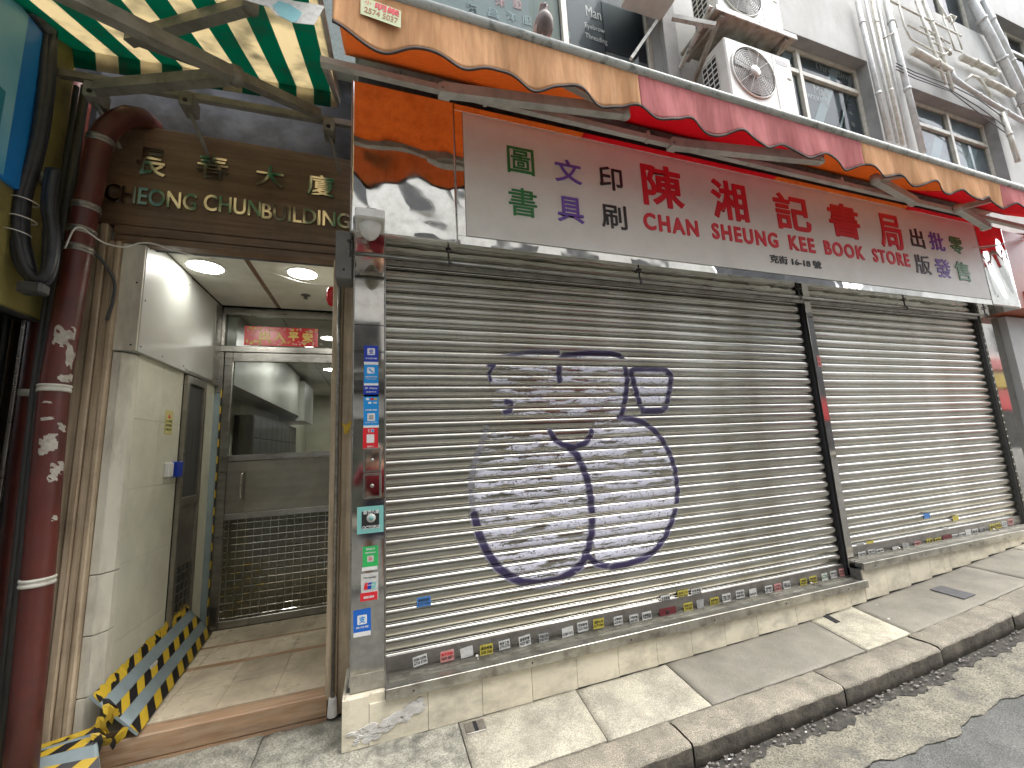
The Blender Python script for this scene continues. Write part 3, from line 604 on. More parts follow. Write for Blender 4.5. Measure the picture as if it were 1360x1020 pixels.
p=at(492.5,492,y=YP-.002); MB().prism([(p.x-.015,p.y,p.z+.008),(p.x-.008,p.y,p.z+.013),(p.x+.018,p.y,p.z-.012),(p.x+.010,p.y,p.z-.016)],(0,-.0006,0)).build('print',M['pay_blue'],o)
pm(o,493,500.5,.07,.009,'推薦使用電子錢包','white'); pm(o,493,503.5,.06,.007,'We accept','white'); blk(o,493,510.5,.086,.014,'white',YP-.0016)
o=card(493,518,.09,.085,'pay_navy',lab='darker blue payment sticker with a line of white print'); pm(o,493,515.5,.075,.014,'支 Alipay','white'); pm(o,493,520.5,.06,.007,'推薦使用','white')
o=card(493,533,.09,.085,'pay_blue',lab='pale blue sticker with small coloured card marks')
for k,(cx,mm) in enumerate(((488,'white'),(494,'pay_red'),(499,'stk_yellow'))): blk(o,cx,530,.018,.014,mm)
blk(o,491,535,.018,.012,'white'); blk(o,498,535,.02,.010,'stk_white')
o=card(493,554,.09,.125,'pay_blue',lab='sky blue sticker with a white square panel'); pm(o,493,544.5,.07,.01,'掃碼付款','white'); rblk(o,493,554,.045,.047,'white',.003); rblk(o,493,554,.028,.03,'stk_grey',.003,YP-.0022); pm(o,493,561,.07,.008,'SCAN TO PAY','white'); blk(o,493,566.5,.09,.014,'white',YP-.0016)
o=card(492,582,.088,.14,'pay_red',lab='bright red sticker above the two steel plates'); blk(o,493,572,.034,.018,'white'); blk(o,491.5,572,.012,.014,'pay_red',YP-.0022); blk(o,495,572,.012,.014,'pay_blue',YP-.0022); rblk(o,492,582.5,.044,.052,'white',.003); pm(o,492,593,.04,.008,'雲閃付','white')
for (px,py,lab) in ((495,611,'upper blank steel switch plate'),(495,645,'lower blank steel switch plate')):
    p=at(px,py,y=.04); pt=MB().box(p.x-.055,p.x+.050,.036,.0515,p.z-.074,p.z+.074,.003).build('switch_plate',M['steel'],pil); pt['label']=lab
    MB().box(p.x-.043,p.x+.038,.033,.036,p.z-.062,p.z+.062,.001).build('cover',M['mirror2'],pt); MB().lathe((p.x-.003,.033,p.z),(0,-1,0),[(0,.012),(.004,.011),(.006,0)],14).build('knob',M['clamp'],pt)
o=card(492,690,.15,.155,'teal',lab='square teal sticker torn by black patches'); blk(o,492,690,.10,.10,'black_ink'); pm(o,493,680,.09,.022,'香港八達','white'); p=at(493,688,y=YP-.0025); MB().lathe(p,(0,-1,0),[(0,.026),(.0005,.026),(.0006,0)],20).build('print',M['stk_white'],o); MB().lathe(p+Vector((0,-.0012,0)),(0,-1,0),[(0,.014),(.0005,.014),(.0006,0)],20).build('print',M['teal'],o); pm(o,493,700,.1,.018,'OCTOPUS','white',YP-.003)
o=card(492,740,.086,.125,'pay_green',lab='green mobile payment sticker'); pm(o,492,729,.05,.012,'微信支付','white'); pm(o,492,734,.06,.008,'推薦使用微信支付','white'); rblk(o,492,742,.036,.034,'stk_white',.003); rblk(o,492,742,.02,.02,'stk_pink',.002,YP-.0022); blk(o,491,755,.086,.02,'white',YP-.0016)
o=card(491,779,.095,.15,'stk_white',lab='white card sticker with red and teal emblem'); pm(o,491,767,.07,.012,'We Accept','black_ink')
p=at(491,778,y=YP-.0022)
for k,mm in enumerate(('pay_red','pay_navy','teal')):
    xx=p.x-.033+k*.020; MB().prism([(xx,p.y-.0003*k,p.z-.018),(xx+.024,p.y-.0003*k,p.z-.018),(xx+.030,p.y-.0003*k,p.z+.018),(xx+.006,p.y-.0003*k,p.z+.018)],(0,-.0005,0)).build('print',M[mm],o)
pm(o,492,777,.04,.010,'UnionPay','white',YP-.004); blk(o,490,792,.095,.045,'pay_red'); pm(o,490,793,.06,.014,'銀聯','white',YP-.0022)
o=card(481,826,.095,.135,'pay_blue',rot=.02,lab='blue payment sticker lowest on the pillar'); o.data.materials[0]=M['pay_navy']; o.data.materials[0]=flat('mid_blue_print',(.01,.12,.5),.3); rblk(o,481,823,.052,.05,'white'); pm(o,481,823,.034,.036,'支','pay_blue',YP-.0022,bold=.03); pm(o,481,833,.07,.010,'支付宝','white'); blk(o,481,842,.093,.024,'white',YP-.0016)
mul=thing('shutter_post','slim steel post standing between the two shutters','post',(4.1,.05,.27))
MB().box(4.03,4.112,.095,.20,.272,2.876,.002).build('face',M['mirror2'],mul); MB().box(4.005,4.028,.112,.20,.274,2.876,.002).build('guide_channel',M['dark'],mul)
o=sticker(mul,1088,480,.05,.11,.093,'stk_pink',('出','租'),'pay_red')
rp=thing('steel_pillar','polished steel pillar at the far right end of the shutters','pillar',(7.2,.05,.3))
MB().box(7.04,7.42,.085,.35,.30,2.876,.002).build('cladding',M['mirror2'],rp); MB().box(7.015,7.038,.105,.25,.40,2.876,.002).build('guide_channel',M['post'],rp)
# ================================================================ SHOP SIGN
YF=-.22
sg=thing('shop_sign','long white bookshop fascia sign framed in mirror steel with red and green characters','sign',(3.4,-.2,2.876))
MB().box(-.155,7.16,YF+.012,.30,2.878,3.86,.0).build('sign_box',M['mirror'],sg)
def frame_bar(x0,x1,z0,z1,y=YF): return MB().box(x0,x1,y,y+.012,z0,z1,.0015).build('steel_frame',M['mirror'],sg)
frame_bar(.49,6.55,3.855,3.905); frame_bar(.49,.545,2.935,3.855); frame_bar(.49,6.55,2.876,2.935); 
# slightly buckled mirror panels left and right
def buck(name,x0,x1,z0,z1,seed,amp):
    rr=random.Random(seed); a=[(rr.uniform(2,9),rr.uniform(2,9),rr.uniform(0,6)) for _ in range(5)]
    def f(u,v):
        e=min(1,8*min(u,1-u))*min(1,8*min(v,1-v)); x=x0+(x1-x0)*u; z=z0+(z1-z0)*v
        return (x,YF-.001+amp*e*sum(math.sin(p*x*2+q*z*2+r) for p,q,r in a),z)
    return grid(name,M['mirror'],sg,f,60,80,True,(0,.012,0))
buck('end_panel',-.152,.484,2.88,3.905,4,.0011)['label']='buckled mirror steel panel left of the sign face'
buck('end_panel',6.56,7.13,2.88,3.88,9,.0016)['label']='buckled mirror steel panel right of the sign face'
MB().box(-.158,-.152,YF-.004,.1,2.876,3.91,.001).build('edge_trim',M['steel'],sg)
for x in (.487,): MB().box(x-.004,x+.004,YF-.004,YF,2.876,3.905,.001).build('edge_trim',M['steel'],sg)
MB().box(.548,6.545,YF-.002,YF+.006,2.94,3.85,.001).build('face_panel',M['signface'],sg)
def ch(c,px,py,w,h,ink,bold=.035,depth=.006): 
    p=at(px,py,y=YF-.002); text('character' if len(c)==1 else 'lettering',c,M[ink],sg,(p.x-w/2,YF-.0022,p.z-h/2),UX,UZ,w,h,depth=depth,bold=bold)
def hz(px,y0,y1):
    return at(px,y0,y=YF).z-at(px,y1,y=YF).z
def wx(x0,x1,py): return at(x1,py,y=YF).x-at(x0,py,y=YF).x
for (c,x0,x1,y0,y1,ink,b) in (('圖',674,709,194,234,'green_ink',.004),('書',676,713,248,290,'green_ink',.004),('文',737,772,210,246,'purple_ink',.012),('具',740,775,260,298,'purple_ink',.012),('印',796,826,220,255,'black_ink',.008),('刷',799,832,270,306,'black_ink',.008),
    ('陳',854,906,217,279,'red_ink',.024),('湘',946,991,238,295,'red_ink',.024),('記',1030,1074,256,309,'red_ink',.024),('書',1102,1140,269,318,'red_ink',.024),('局',1168,1196,284,332,'red_ink',.024),
    ('出',1209,1226,303,330,'black_ink',.01),('版',1215,1235,338,365,'black_ink',.01),('批',1234,1253,308,334,'purple_ink',.01),('發',1242,1262,343,370,'purple_ink',.01),('零',1261,1278,314,338,'green_ink',.01),('售',1269,1287,347,374,'green_ink',.01)):
    sl_=.9*(514-(y0+y1)/2)/(2272-(x0+x1)/2)*(x1-x0); ch(c,(x0+x1)/2,(y0+y1)/2,wx(x0,x1,(y0+y1)/2),hz((x0+x1)/2,y0+sl_/2,y1-sl_/2),ink,b)
LH=hz(865,283.5,304.5)
for (c,x0,x1,fx,fy) in (('CHAN',855,925,864,294.5),('SHEUNG',946,1030,956,308),('KEE',1048,1080,1053,322.5),('BOOK',1095,1145,1101,329.5),('STORE',1159,1205,1164,339.5)):
    p0=at(x0,fy,y=YF-.002); w_=at(x1,fy,y=YF).x-p0.x; zc=at(fx,fy,y=YF-.002).z
    text('lettering',c,M['red_ink'],sg,(p0.x,YF-.0022,zc-LH/2),UX,UZ,w_,LH,depth=.006,bold=.04,space=1.22)
ch('克街 16-18 號',1057,348,wx(1025,1091,348),.075,'black_ink',.01)
# hanging tube under the sign
hr=thing('hanging_rail','thin steel tube hung on hooks below the shop sign','rail',(3,-.12,2.8))
ra=at(462,332,y=-.12); rb=at(1312,424,y=-.12)
MB().tube([(ra.x,-.12,2.79),(rb.x,-.12,2.79)],.012,10).build('tube',M['steel'],hr)
for px in (465,596,850,1062,1203,1310):
    p=at(px,340 if px<700 else 360+(px-850)*.12,y=-.12); x=at(px,332+(px-462)*.108,y=-.12).x
    MB().tube([(x,-.12,2.876),(x,-.12,2.81),(x,-.135,2.795),(x,-.14,2.775),(x,-.12,2.765)],.006,8).lathe((x,-.12,2.872),(0,0,-1),[(0,.02),(.006,.02),(.008,0)],12).build('hook',M['post'],hr)
MB().box(.05,7.02,.10,.13,2.84,2.876,.002).build('soffit_lip',M['steel'],sg)
# security camera and junction box
sc=thing('dome_camera','white dome security camera hanging at the left corner of the sign','camera',(-.03,-.3,2.83))
c=at(493,296,y=-.32)
MB().box(c.x-.085,c.x+.075,-.40,-.225,c.z-.015,c.z+.045,.008).build('housing',mat('white_plastic',(.62,.61,.57),rough=.35,dirt=(.4,.38,.33),dscale=12,damt=.4),sc)
MB().lathe((c.x-.005,-.32,c.z-.015),(0,0,-1),[(0,.062),(.02,.06),(.055,.048),(.08,.03),(.092,.012),(.095,0)],24).build('dome',bpy.data.materials['white_plastic'],sc)
MB().box(c.x-.03,c.x+.03,-.25,-.222,c.z+.02,c.z+.14,.004).build('wall_bracket',M['clamp'],sc)
jb=thing('junction_box','grey metal box on the edge between wooden doorway and steel pillar','box',(-.21,.1,2.85))
MB().box(-.262,-.158,.06,.22,2.70,3.03,.006).build('casing',mat('grey_box',(.2,.2,.19),(.15,.15,.14),rough=.5,scale=6),jb); MB().lathe((-.21,.06,2.76),(0,-1,0),[(0,.008),(.003,.006),(.004,0)],8).build('screw',M['dark'],jb)
# ================================================================ ORANGE AND RED AWNING
aw=thing('retractable_awning','orange and red retractable awning with wavy hem above the bookshop sign','awning',(3.5,-.1,4.1))
YR=-.75; YB_=-.50; ZB_=3.705
def rz(x): return 3.955-.012*x
BR=[-.215,1.58,3.70,5.69,7.9]
for k in range(4):
    a,b=BR[k],BR[k+1]; cm=M['can_or'] if k%2==0 else M['can_red']; vm=M['val_or'] if k%2==0 else M['val_red']
    def cf(u,v,a=a,b=b):
        x=a+(b-a)*u; s=v; z0=rz(x)-.05; y=YR+.02+(-.03-YR)*s; return (x,y,z0+(4.30-z0)*s-.03*math.sin(PI*s)+.006*math.sin(x*14)*math.sin(PI*s))
    grid('canopy',cm,aw,cf,50,10,True,(0,0,.0012))
    def wave(x): return .04*math.sin((x-.11)*2*PI/.436-.25*math.sin((x-.11)*2*PI/.436))
    def vf(u,v,a=a,b=b):
        x=a+(b-a)*u; zt=rz(x)-.045; zb=3.628+wave(x); z=zt+(zb-zt)*v; return (x,YR-.012+.016*v*math.sin(x*9.1+1)+.006*math.sin(x*31)*v,z)
    grid('valance',vm,aw,vf,120,10,True,(0,.0012,0))
    def bf(u,v,a=a,b=b):
        x=a+(b-a)*u; z=3.628+wave(x)+.007-.016*v; return (x,YR-.016+.016*math.sin(x*9.1+1)+.006*math.sin(x*31),z)
    grid('hem_binding',M['bind'],aw,bf,120,1,True,(0,.006,0))
mb=MB(); mb.tube([(-.30,YR,rz(-.3)-.01),(7.95,YR,rz(7.95)-.01)],.034,14); mb.build('front_bar',M['rail'],aw)
MB().box(-.30,7.9,YR-.03,YR+.02,3.86,3.90,.003)
bx('added_light_shield',M['rail'],aw,-.16,7.9,-.14,.298,4.385,4.41,.003)  # board added over the roller to keep sky light out of the gap
for x in (-.285,7.85): MB().tube([(x,YB_,ZB_),(x,.29,4.2)],.02,4,rect=(.014,.02)).build('end_support',M['arm'],aw)
mb=MB().tube([(-.16,-.04,4.33),(7.9,-.04,4.33)],.035,14); mb.build('roller',M['post'],aw)
MB().tube([(-.30,YB_,ZB_),(7.9,YB_,ZB_-.02)],.02,4,rect=(.018,.02)).build('torsion_bar',M['arm'],aw)
def shoulder(x,z): MB().box(x-.035,x+.035,YB_-.035,YB_+.03,z-.035,z+.03,.004).box(x-.015,x+.03,YB_-.03,YB_+.01,z+.03,z+.05,.004).build('arm_bracket',M['arm'],aw); MB().lathe((x-.015,YB_-.036,z-.01),(0,-1,0),[(0,.009),(.005,.008),(.006,0)],10).build('bolt',M['clamp'],aw); None
def arm(S_,E_,F_):
    o=MB().tube([S_,Vector(S_).lerp(Vector(E_),.06),E_],.03,4,rect=(.026,.034)).build('folding_arm',M['arm'],aw)
    o2=MB().tube([E_,F_],.02,4,rect=(.02,.026)).build('folding_arm',M['arm'],aw)
    MB().lathe(Vector(E_)+Vector((0,0,-.035)),(0,0,1),[(0,0),(.001,.032),(.07,.032),(.071,0)],14).build('elbow_joint',M['arm'],aw)
for (s,e) in (((590,122),(830,150)),((893,193),(1088,212)),((1212,268),(1162,238)),((1308,301),(1272,277))):
    sp=at(*s,y=YB_); ep=at(*e,z=3.68); sx=Vector((sp.x,YB_-.01,sp.z)); fx=ep.x+(-.9 if ep.x>sp.x else .7)
    shoulder(sp.x,sp.z); arm(sx,(ep.x,max(-.70,ep.y),3.68),(fx,-.72,3.86))
for px in (645,860,1115): 
    q=at(px,150 if px<700 else (188 if px<900 else 238),y=YB_); MB().box(q.x-.012,q.x+.012,YB_-.024,YB_+.02,ZB_-.035,ZB_+.04,.003).build('bar_bracket',M['arm'],aw)
o=at(506,27,y=YR-.03)
stk=MB().prism([(o.x-.098,YR-.018,3.762),(o.x+.098,YR-.018,3.742),(o.x+.10,YR-.018,3.848),(o.x-.098,YR-.018,3.868)],(0,-.002,0)).build('maker_label',mat('pale_green_label',(.42,.52,.27),(.5,.5,.3),rough=.5,scale=9),aw)
uu=Vector((1,0,-.10)).normalized(); vv=Vector((.10,0,1)).normalized()
text('print','2574 5037',flat('brown_print',(.3,.13,.03),.5),stk,(o.x-.082,YR-.0205,3.778),uu,vv,.165,.034,depth=.0006,bold=.02)
text('print','明樂',M['pay_red'],stk,(o.x-.03,YR-.0205,3.815),uu,vv,.12,.042,depth=.0006,bold=.03)
text('print','小',M['pay_red'],stk,(o.x-.078,YR-.0205,3.83),uu,vv,.03,.025,depth=.0006)
MB().box(-.14,8.2,.20,.299,3.91,4.6,0).build('wall_shade',M['post'],aw).name='wall_shade_board'
# ================================================================ GREEN STRIPED AWNING
def stripes(name,c1,c2,x0,per,tr):
    m=mat(name,c1,rough=.85,trans=tr); t=m.node_tree;N=t.nodes;L=t.links
    tc=N.new('ShaderNodeTexCoord'); sp=N.new('ShaderNodeSeparateXYZ'); L.new(tc.outputs['Object'],sp.inputs[0])
    a=N.new('ShaderNodeMath');a.operation='SUBTRACT';a.inputs[1].default_value=x0;L.new(sp.outputs[0],a.inputs[0])
    b=N.new('ShaderNodeMath');b.operation='DIVIDE';b.inputs[1].default_value=per;L.new(a.outputs[0],b.inputs[0])
    c=N.new('ShaderNodeMath');c.operation='FRACT';L.new(b.outputs[0],c.inputs[0])
    d=N.new('ShaderNodeMath');d.operation='GREATER_THAN';d.inputs[1].default_value=.5;L.new(c.outputs[0],d.inputs[0])
    nz=N.new('ShaderNodeTexNoise');nz.inputs['Scale'].default_value=6;nz.inputs['Detail'].default_value=8;L.new(tc.outputs['Object'],nz.inputs['Vector'])
    r=N.new('ShaderNodeMapRange');r.inputs[1].default_value=.45;r.inputs[2].default_value=.72;r.inputs[4].default_value=.6;L.new(nz.outputs['Fac'],r.inputs[0])
    mx=N.new('ShaderNodeMix');mx.data_type='RGBA';L.new(d.outputs[0],mx.inputs[0]);mx.inputs[6].default_value=C(*c1);mx.inputs[7].default_value=C(*c2)
    m2=N.new('ShaderNodeMix');m2.data_type='RGBA';L.new(r.outputs[0],m2.inputs[0]);L.new(mx.outputs[2],m2.inputs[6]);m2.inputs[7].default_value=(.10,.10,.075,1)
    L.new(m2.outputs[2],N['Principled BSDF'].inputs['Base Color'])
    for n in N:
        if n.type=='BSDF_TRANSLUCENT': L.new(m2.outputs[2],n.inputs[0])
    return m
ga=thing('striped_awning','green and cream striped awning with grimy folding arms over the building entrance','awning',(0,.25,4.2))
gm=stripes('green_cream_stripes',(.74,.66,.48),(.0,.20,.135),-.334,.226,.62)
def gf(u,v):
    x=-1.83+(1.83-.289)*u; s=v; zb=4.14+.09*(x+1.8)/1.5; return (x,.25-1.2*s,zb-.50*s+.03*s*s-.012*math.sin(PI*s))
grid('canopy',gm,ga,gf,60,24,True,(0,0,.0015))
def gf2(u,v):
    x=-1.83+(1.83-.289)*u; zb=4.14+.09*(x+1.8)/1.5; return (x,.25+.03*v,zb-.10*v)
grid('rear_flap',gm,ga,gf2,60,2,True,(0,.0015,0))
MB().tube([(-.278,.25,4.215),(-.278,-.95,3.75)],.014,8).build('edge_bar',M['arm'],ga); 
def pt(px,py,y): p=at(px,py,y=y); return Vector((p.x,y,p.z))
MB().tube([pt(78,97,.16),pt(240,126,.16),pt(466,166,.16)],.02,4,rect=(.018,.022)).build('torsion_bar',M['armgrey'],ga)
e1=pt(313,101,-.32); e2=pt(320,104,-.18)
MB().tube([pt(130,117,.10),e1],.02,4,rect=(.03,.032)).build('folding_arm',M['armgrey'],ga)
MB().tube([e1,pt(95,0,-.75)+Vector((-.06,-.05,0))],.02,4,rect=(.028,.034)).build('folding_arm',M['armgrey'],ga)
MB().tube([pt(424,152,.10),e2],.02,4,rect=(.026,.03)).build('folding_arm',M['armgrey'],ga)
MB().tube([pt(172,52,-.20),pt(333,7,-.62)],.02,4,rect=(.026,.03)).build('folding_arm',M['armgrey'],ga)
MB().tube([pt(172,48,-.19),pt(318,100,-.20)],.02,4,rect=(.022,.028)).build('folding_arm',M['armgrey'],ga)
MB().lathe(e1+Vector((0,0,-.04)),(0,0,1),[(0,0),(.001,.038),(.08,.038),(.081,0)],14).build('elbow_joint',M['armgrey'],ga)
MB().lathe(pt(333,7,-.62)+Vector((0,0,-.03)),(0,0,1),[(0,0),(.001,.035),(.06,.035),(.061,0)],14).build('elbow_joint',M['armgrey'],ga)
for (px,py) in ((124,118),(249,130),(437,165)):
    q=pt(px,py,.12); MB().box(q.x-.035,q.x+.035,.09,.22,q.z-.07,q.z+.03,.006).build('arm_bracket',M['armgrey'],ga); MB().lathe((q.x,.09,q.z-.04),(0,-1,0),[(0,.014),(.002,.014),(.003,0)],12).build('bolt_hole',M['dark'],ga)
    MB().tube([(q.x,.14,q.z-.06),(q.x+.06,.30,q.z-.24)],.012,8).build('stay',M['armgrey'],ga)
cl=thing('hanging_cloth','small pale blue and white cloth hanging off the front of the striped awning','cloth',tuple(pt(370,5,-.85)))
cp=[(300,-8),(330,2),(358,10),(367,21),(392,31),(417,33.5),(431,9),(418,6),(390,2),(372,-6)]
MB().prism([pt(a,b,-.85) for a,b in cp],(0,-.003,0)).build('cloth',M['stk_white'],cl)
MB().prism([pt(a,b,-.8535) for a,b in [(362,8),(372,21),(388,30),(395,28),(401,17),(385,6),(370,1)]],(0,-.001,0)).build('blue_print',mat('aqua_print',(.16,.42,.47),(.25,.5,.52),rough=.6),cl)
# ================================================================ BUILDING ENTRANCE
YE=.35; ZC=3.03; ZF=.14
en=thing('building_entrance','brown wooden entrance surround with steel characters over a lit lobby','doorway',(-.8,.4,0))
MB().box(-1.68,-.12,YE,YE+.06,3.065,3.77,.004).build('fascia_board',M['wood'],en)
MB().box(-1.56,-.12,YE+.004,YE+.09,3.005,3.063,.006).build('lintel_moulding',M['wood'],en)
MB().box(-1.56,-.12,YE+.012,YE+.10,2.955,3.003,.006).build('lintel_moulding',M['wood'],en)
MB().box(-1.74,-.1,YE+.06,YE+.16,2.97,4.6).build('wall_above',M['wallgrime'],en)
for (a,b,y,m_) in ((-1.74,-1.625,.015,'woodv'),(-1.622,-1.585,0,'woodv'),(-1.583,-1.545,.01,'woodv'),(-1.543,-1.515,.003,'woodv')):
    MB().box(a,b,YE+y,YE+.12,.0,3.06 if a<-1.6 else 2.955,.006).build('door_post_board',M[m_],en)
for (a,b,y) in ((-.30,-.235,0),(-.233,-.15,.02)): MB().box(a,b,YE+y,YE+.13,.10 if a<-.25 else .0,2.955,.005).build('door_post_board',M['woodv'],en)
MB().box(-1.50,-.285,YE-.002,YE+.10,.015,.135,.006).build('threshold',M['woodworn'],en); MB().box(-1.50,-.285,YE-.002,YE+.105,-.05,.013,.0).build('threshold_base',M['woodworn'],en)
steel_l=mat('polished_steel_letters',(.55,.52,.45),rough=.12,metal=1)
def ech(c,px,py,w,h,bold): p=at(px,py,y=YE-.006); text('character' if len(c)==1 else 'lettering',c,steel_l,en,(p.x-w/2,YE-.001,p.z-h/2),UX,UZ,w,h,depth=.016,bold=bold)
for (c,x0,x1,y0,y1) in (('長',182,222,195,238),('春',262,305,204,242),('大',340,378,219,252),('廈',408,445,231,264)):
    cx,cy=(x0+x1)/2,(y0+y1)/2; w=at(x1,cy,y=YE).x-at(x0,cy,y=YE).x; sl_=.15*(x1-x0); h=at(cx,y0+sl_/2,y=YE).z-at(cx,y1-sl_/2,y=YE).z; ech(c,cx,cy,w,h,.012)
for (c,x0,x1,y0,y1) in (('CHEONG',142,264,252,272),('CHUN',272,348,262,284),('BUILDING',350,466,276,298)):
    cx,cy=(x0+x1)/2,(y0+y1)/2+1; w=at(x1,cy,y=YE).x-at(x0,cy,y=YE).x; ech(c,cx,cy,w,.118,.02)
# white trim strips left of the opening
zj=[.0,.36,.665,.98,2.255]
for a,b in zip(zj[:-1],zj[1:]):
    MB().box(-1.512,-1.472,.385,.46,a+.003,b-.003,.003).build('trim_panel',M['trim'],en); MB().prism([(-1.470,.386,a+.003),(-1.432,.45,a+.003),(-1.432,.50,a+.003),(-1.470,.50,a+.003)],(0,0,b-a-.006)).build('trim_panel',M['trim'],en)
# lobby shell
lb=thing('entrance_lobby','small tiled lobby with white panelled ceiling behind the wooden doorway','lobby',(-.9,1.2,0))
MB().box(-1.60,-1.444,.52,1.9,-.02,3.2).box(-.28,-.13,.49,8,-.02,3.2).build('wall_core',M['grout'],lb)
ys=[.50,.81,1.12]; zs=[.14,.57,1.0,1.43,1.86,2.27]
for a,b in zip(ys[:-1],ys[1:]):
    for c,d in zip(zs[:-1],zs[1:]): MB().box(-1.444,-1.432,a+.0008,b-.0008,c+.0008,d-.0008,.0008).build('wall_tile',M['walltile'],lb)
MB().box(-1.444,-1.430,1.5,1.75,.14,2.27,.001).build('wall_tile',M['walltile'],lb)
for (a,b) in ((.50,1.75),):
    MB().box(-.292,-.28,a,b,.14,3.03,.001).build('wall_tile',M['walltile'],lb)
MB().box(-1.6,-.2,.45,8,-.05,.128).build('floor_base',M['grout'],lb)
fx=[-1.5,-1.2,-.9,-.6,-.29]; fy=[.452,.75,.755,1.05,1.09,1.40,1.44,1.745]
for (a,b) in ((.452,.74),(.742,1.03),(1.09,1.38),(1.42,1.745)):
    for c,d in zip(fx[:-1],fx[1:]): MB().box(c+.001,d-.001,a,b,.126,.14,.0008).build('floor_tile',M['floor'],lb)
for (a,b) in ((1.032,1.088),(1.382,1.418)): MB().box(-1.5,-.29,a,b,.126,.139,.0008).build('floor_strip',M['woodworn'],lb)
cx=[-1.40,-.935,-.905,-.28]; 
for (a,b) in ((.44,1.02),(1.024,1.70)):
    for (c,d) in ((-1.40,-.938),(-.905,-.28)): MB().box(c+.002,d-.002,a,b,ZC,ZC+.02,.001).build('ceiling_panel',M['ceil'],lb)
MB().box(-.936,-.907,.44,1.70,ZC+.004,ZC+.02,.001).build('ceiling_strip',M['wood'],lb); MB().box(-1.6,-.13,.44,8,ZC+.021,ZC+.15).build('ceiling_core',M['dark'],lb)
dc=thing('duct_casing','white boxed duct casing hung under the lobby ceiling on the left','casing',(-1.5,1,2.26))
MB().box(-1.600,-1.403,.385,.399,2.265,2.955,.002).build('front_panel',M['trim'],dc)
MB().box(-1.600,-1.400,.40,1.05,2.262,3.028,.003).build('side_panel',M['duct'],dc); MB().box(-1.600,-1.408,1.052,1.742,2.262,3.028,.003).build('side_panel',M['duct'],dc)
MB().box(-1.408,-1.402,1.60,1.742,2.262,3.0,.002).box(-1.409,-1.404,1.06,1.6,2.264,2.29,.002).build('edge_strip',M['steel'],dc)
mb=MB()
for (y,z) in ((.43,2.30),(.43,2.6),(.43,2.95),(1.02,2.30),(1.02,2.95),(.7,2.30)): mb.lathe((-1.400,y,z),(1,0,0),[(0,.006),(.002,.005),(.003,0)],8)
for (x,z) in ((-1.43,2.3),(-1.57,2.3),(-1.43,2.7),(-1.57,2.72)): mb.lathe((x,.385,z),(0,-1,0),[(0,.006),(.002,.005),(.003,0)],8)
mb.build('screw',M['dark'],dc)
def downlight(x,y,z,r,lab,e='lamp'):
    t=thing('downlight',lab,'light',(x,y,z),'round ceiling lights of the lobby')
    MB().lathe((x,y,z),(0,0,-1),[(0,r*1.18),(.006,r*1.14),(.008,r),(.004,r)],28).build('rim',M['ceil'],t); MB().lathe((x,y,z-.004),(0,0,-1),[(0,r),(.001,r),(.002,0)],28).build('diffuser',M[e],t)
a=at(273,354,z=ZC); downlight(a.x,a.y,ZC,.115,'left round white ceiling light just inside the doorway'); a=at(402,363,z=ZC); downlight(a.x,a.y,ZC,.105,'right round white ceiling light just inside the doorway')
a=at(406,392,z=ZC); sp=thing('sprinkler_head','small dark sprinkler head on the lobby ceiling','sprinkler',(a.x,a.y,ZC)); MB().lathe((a.x,a.y,ZC),(0,0,-1),[(0,.04),(.004,.04),(.008,.015),(.03,.012),(.034,.022),(.037,0)],18).build('head',M['post'],sp)
be=thing('alarm_bell','red round alarm bell at the right edge of the lobby','alarm',(-.33,.5,2.7)); MB().lathe((-.30,.50,2.735),(-1,0,0),[(0,.07),(.02,.075),(.045,.065),(.06,.03),(.062,0)],24).build('bell',M['redgloss'],be); 
# inner corridor
co=thing('inner_corridor','dim corridor beyond the glass door','corridor',(-.8,5,0))
MB().box(-1.75,-1.60,1.80,8,0,3.1).box(-1.75,-.2,8,8.1,0,3.1).build('wall',M['walltile'],co)
for k in range(6):
    for (c,d) in ((-1.60,-.94),(-.935,-.28)): MB().box(c+.003,d-.003,1.80+k,2.795+k,ZC-.03,ZC-.01,.001).build('ceiling_panel',M['ceil'],co)
for k in range(10): MB().box(-1.6,-.28,1.80+k*.6,2.395+k*.6,.13,.142,.001).build('floor_tile',M['floor'],co)
MB().box(-1.60,-1.30,1.82,5.2,2.28,2.98,.003).build('duct_panel',M['duct'],co); MB().box(-1.60,-1.22,5.205,6.2,2.2,2.9,.003).build('duct_panel',M['duct'],co)
lx=thing('letter_boxes','row of dark grey metal letter boxes on the corridor wall','letter boxes',(-1.5,3,1.5))
MB().box(-1.595,-1.40,2.9,5.6,1.30,2.10,.004).build('cabinet',M['post'],lx)
for i in range(9):
    for j in range(3): 
        MB().box(-1.400,-1.392,2.92+i*.295,3.20+i*.295,1.32+j*.255,1.56+j*.255,.003).build('letter_box_door',mat('dark_steel_door',(.16,.165,.17),rough=.35,metal=.6) if i==0 and j==0 else bpy.data.materials['dark_steel_door'],lx)
for (x,y,lab) in ((-.85,3.0,'nearer round light on the corridor ceiling behind the glass'),(-.75,4.6,'farther round light on the corridor ceiling behind the glass'),(-.6,6.6,'farthest round light deep in the corridor')): downlight(x,y,ZC-.03,.10,lab,'lamp2')
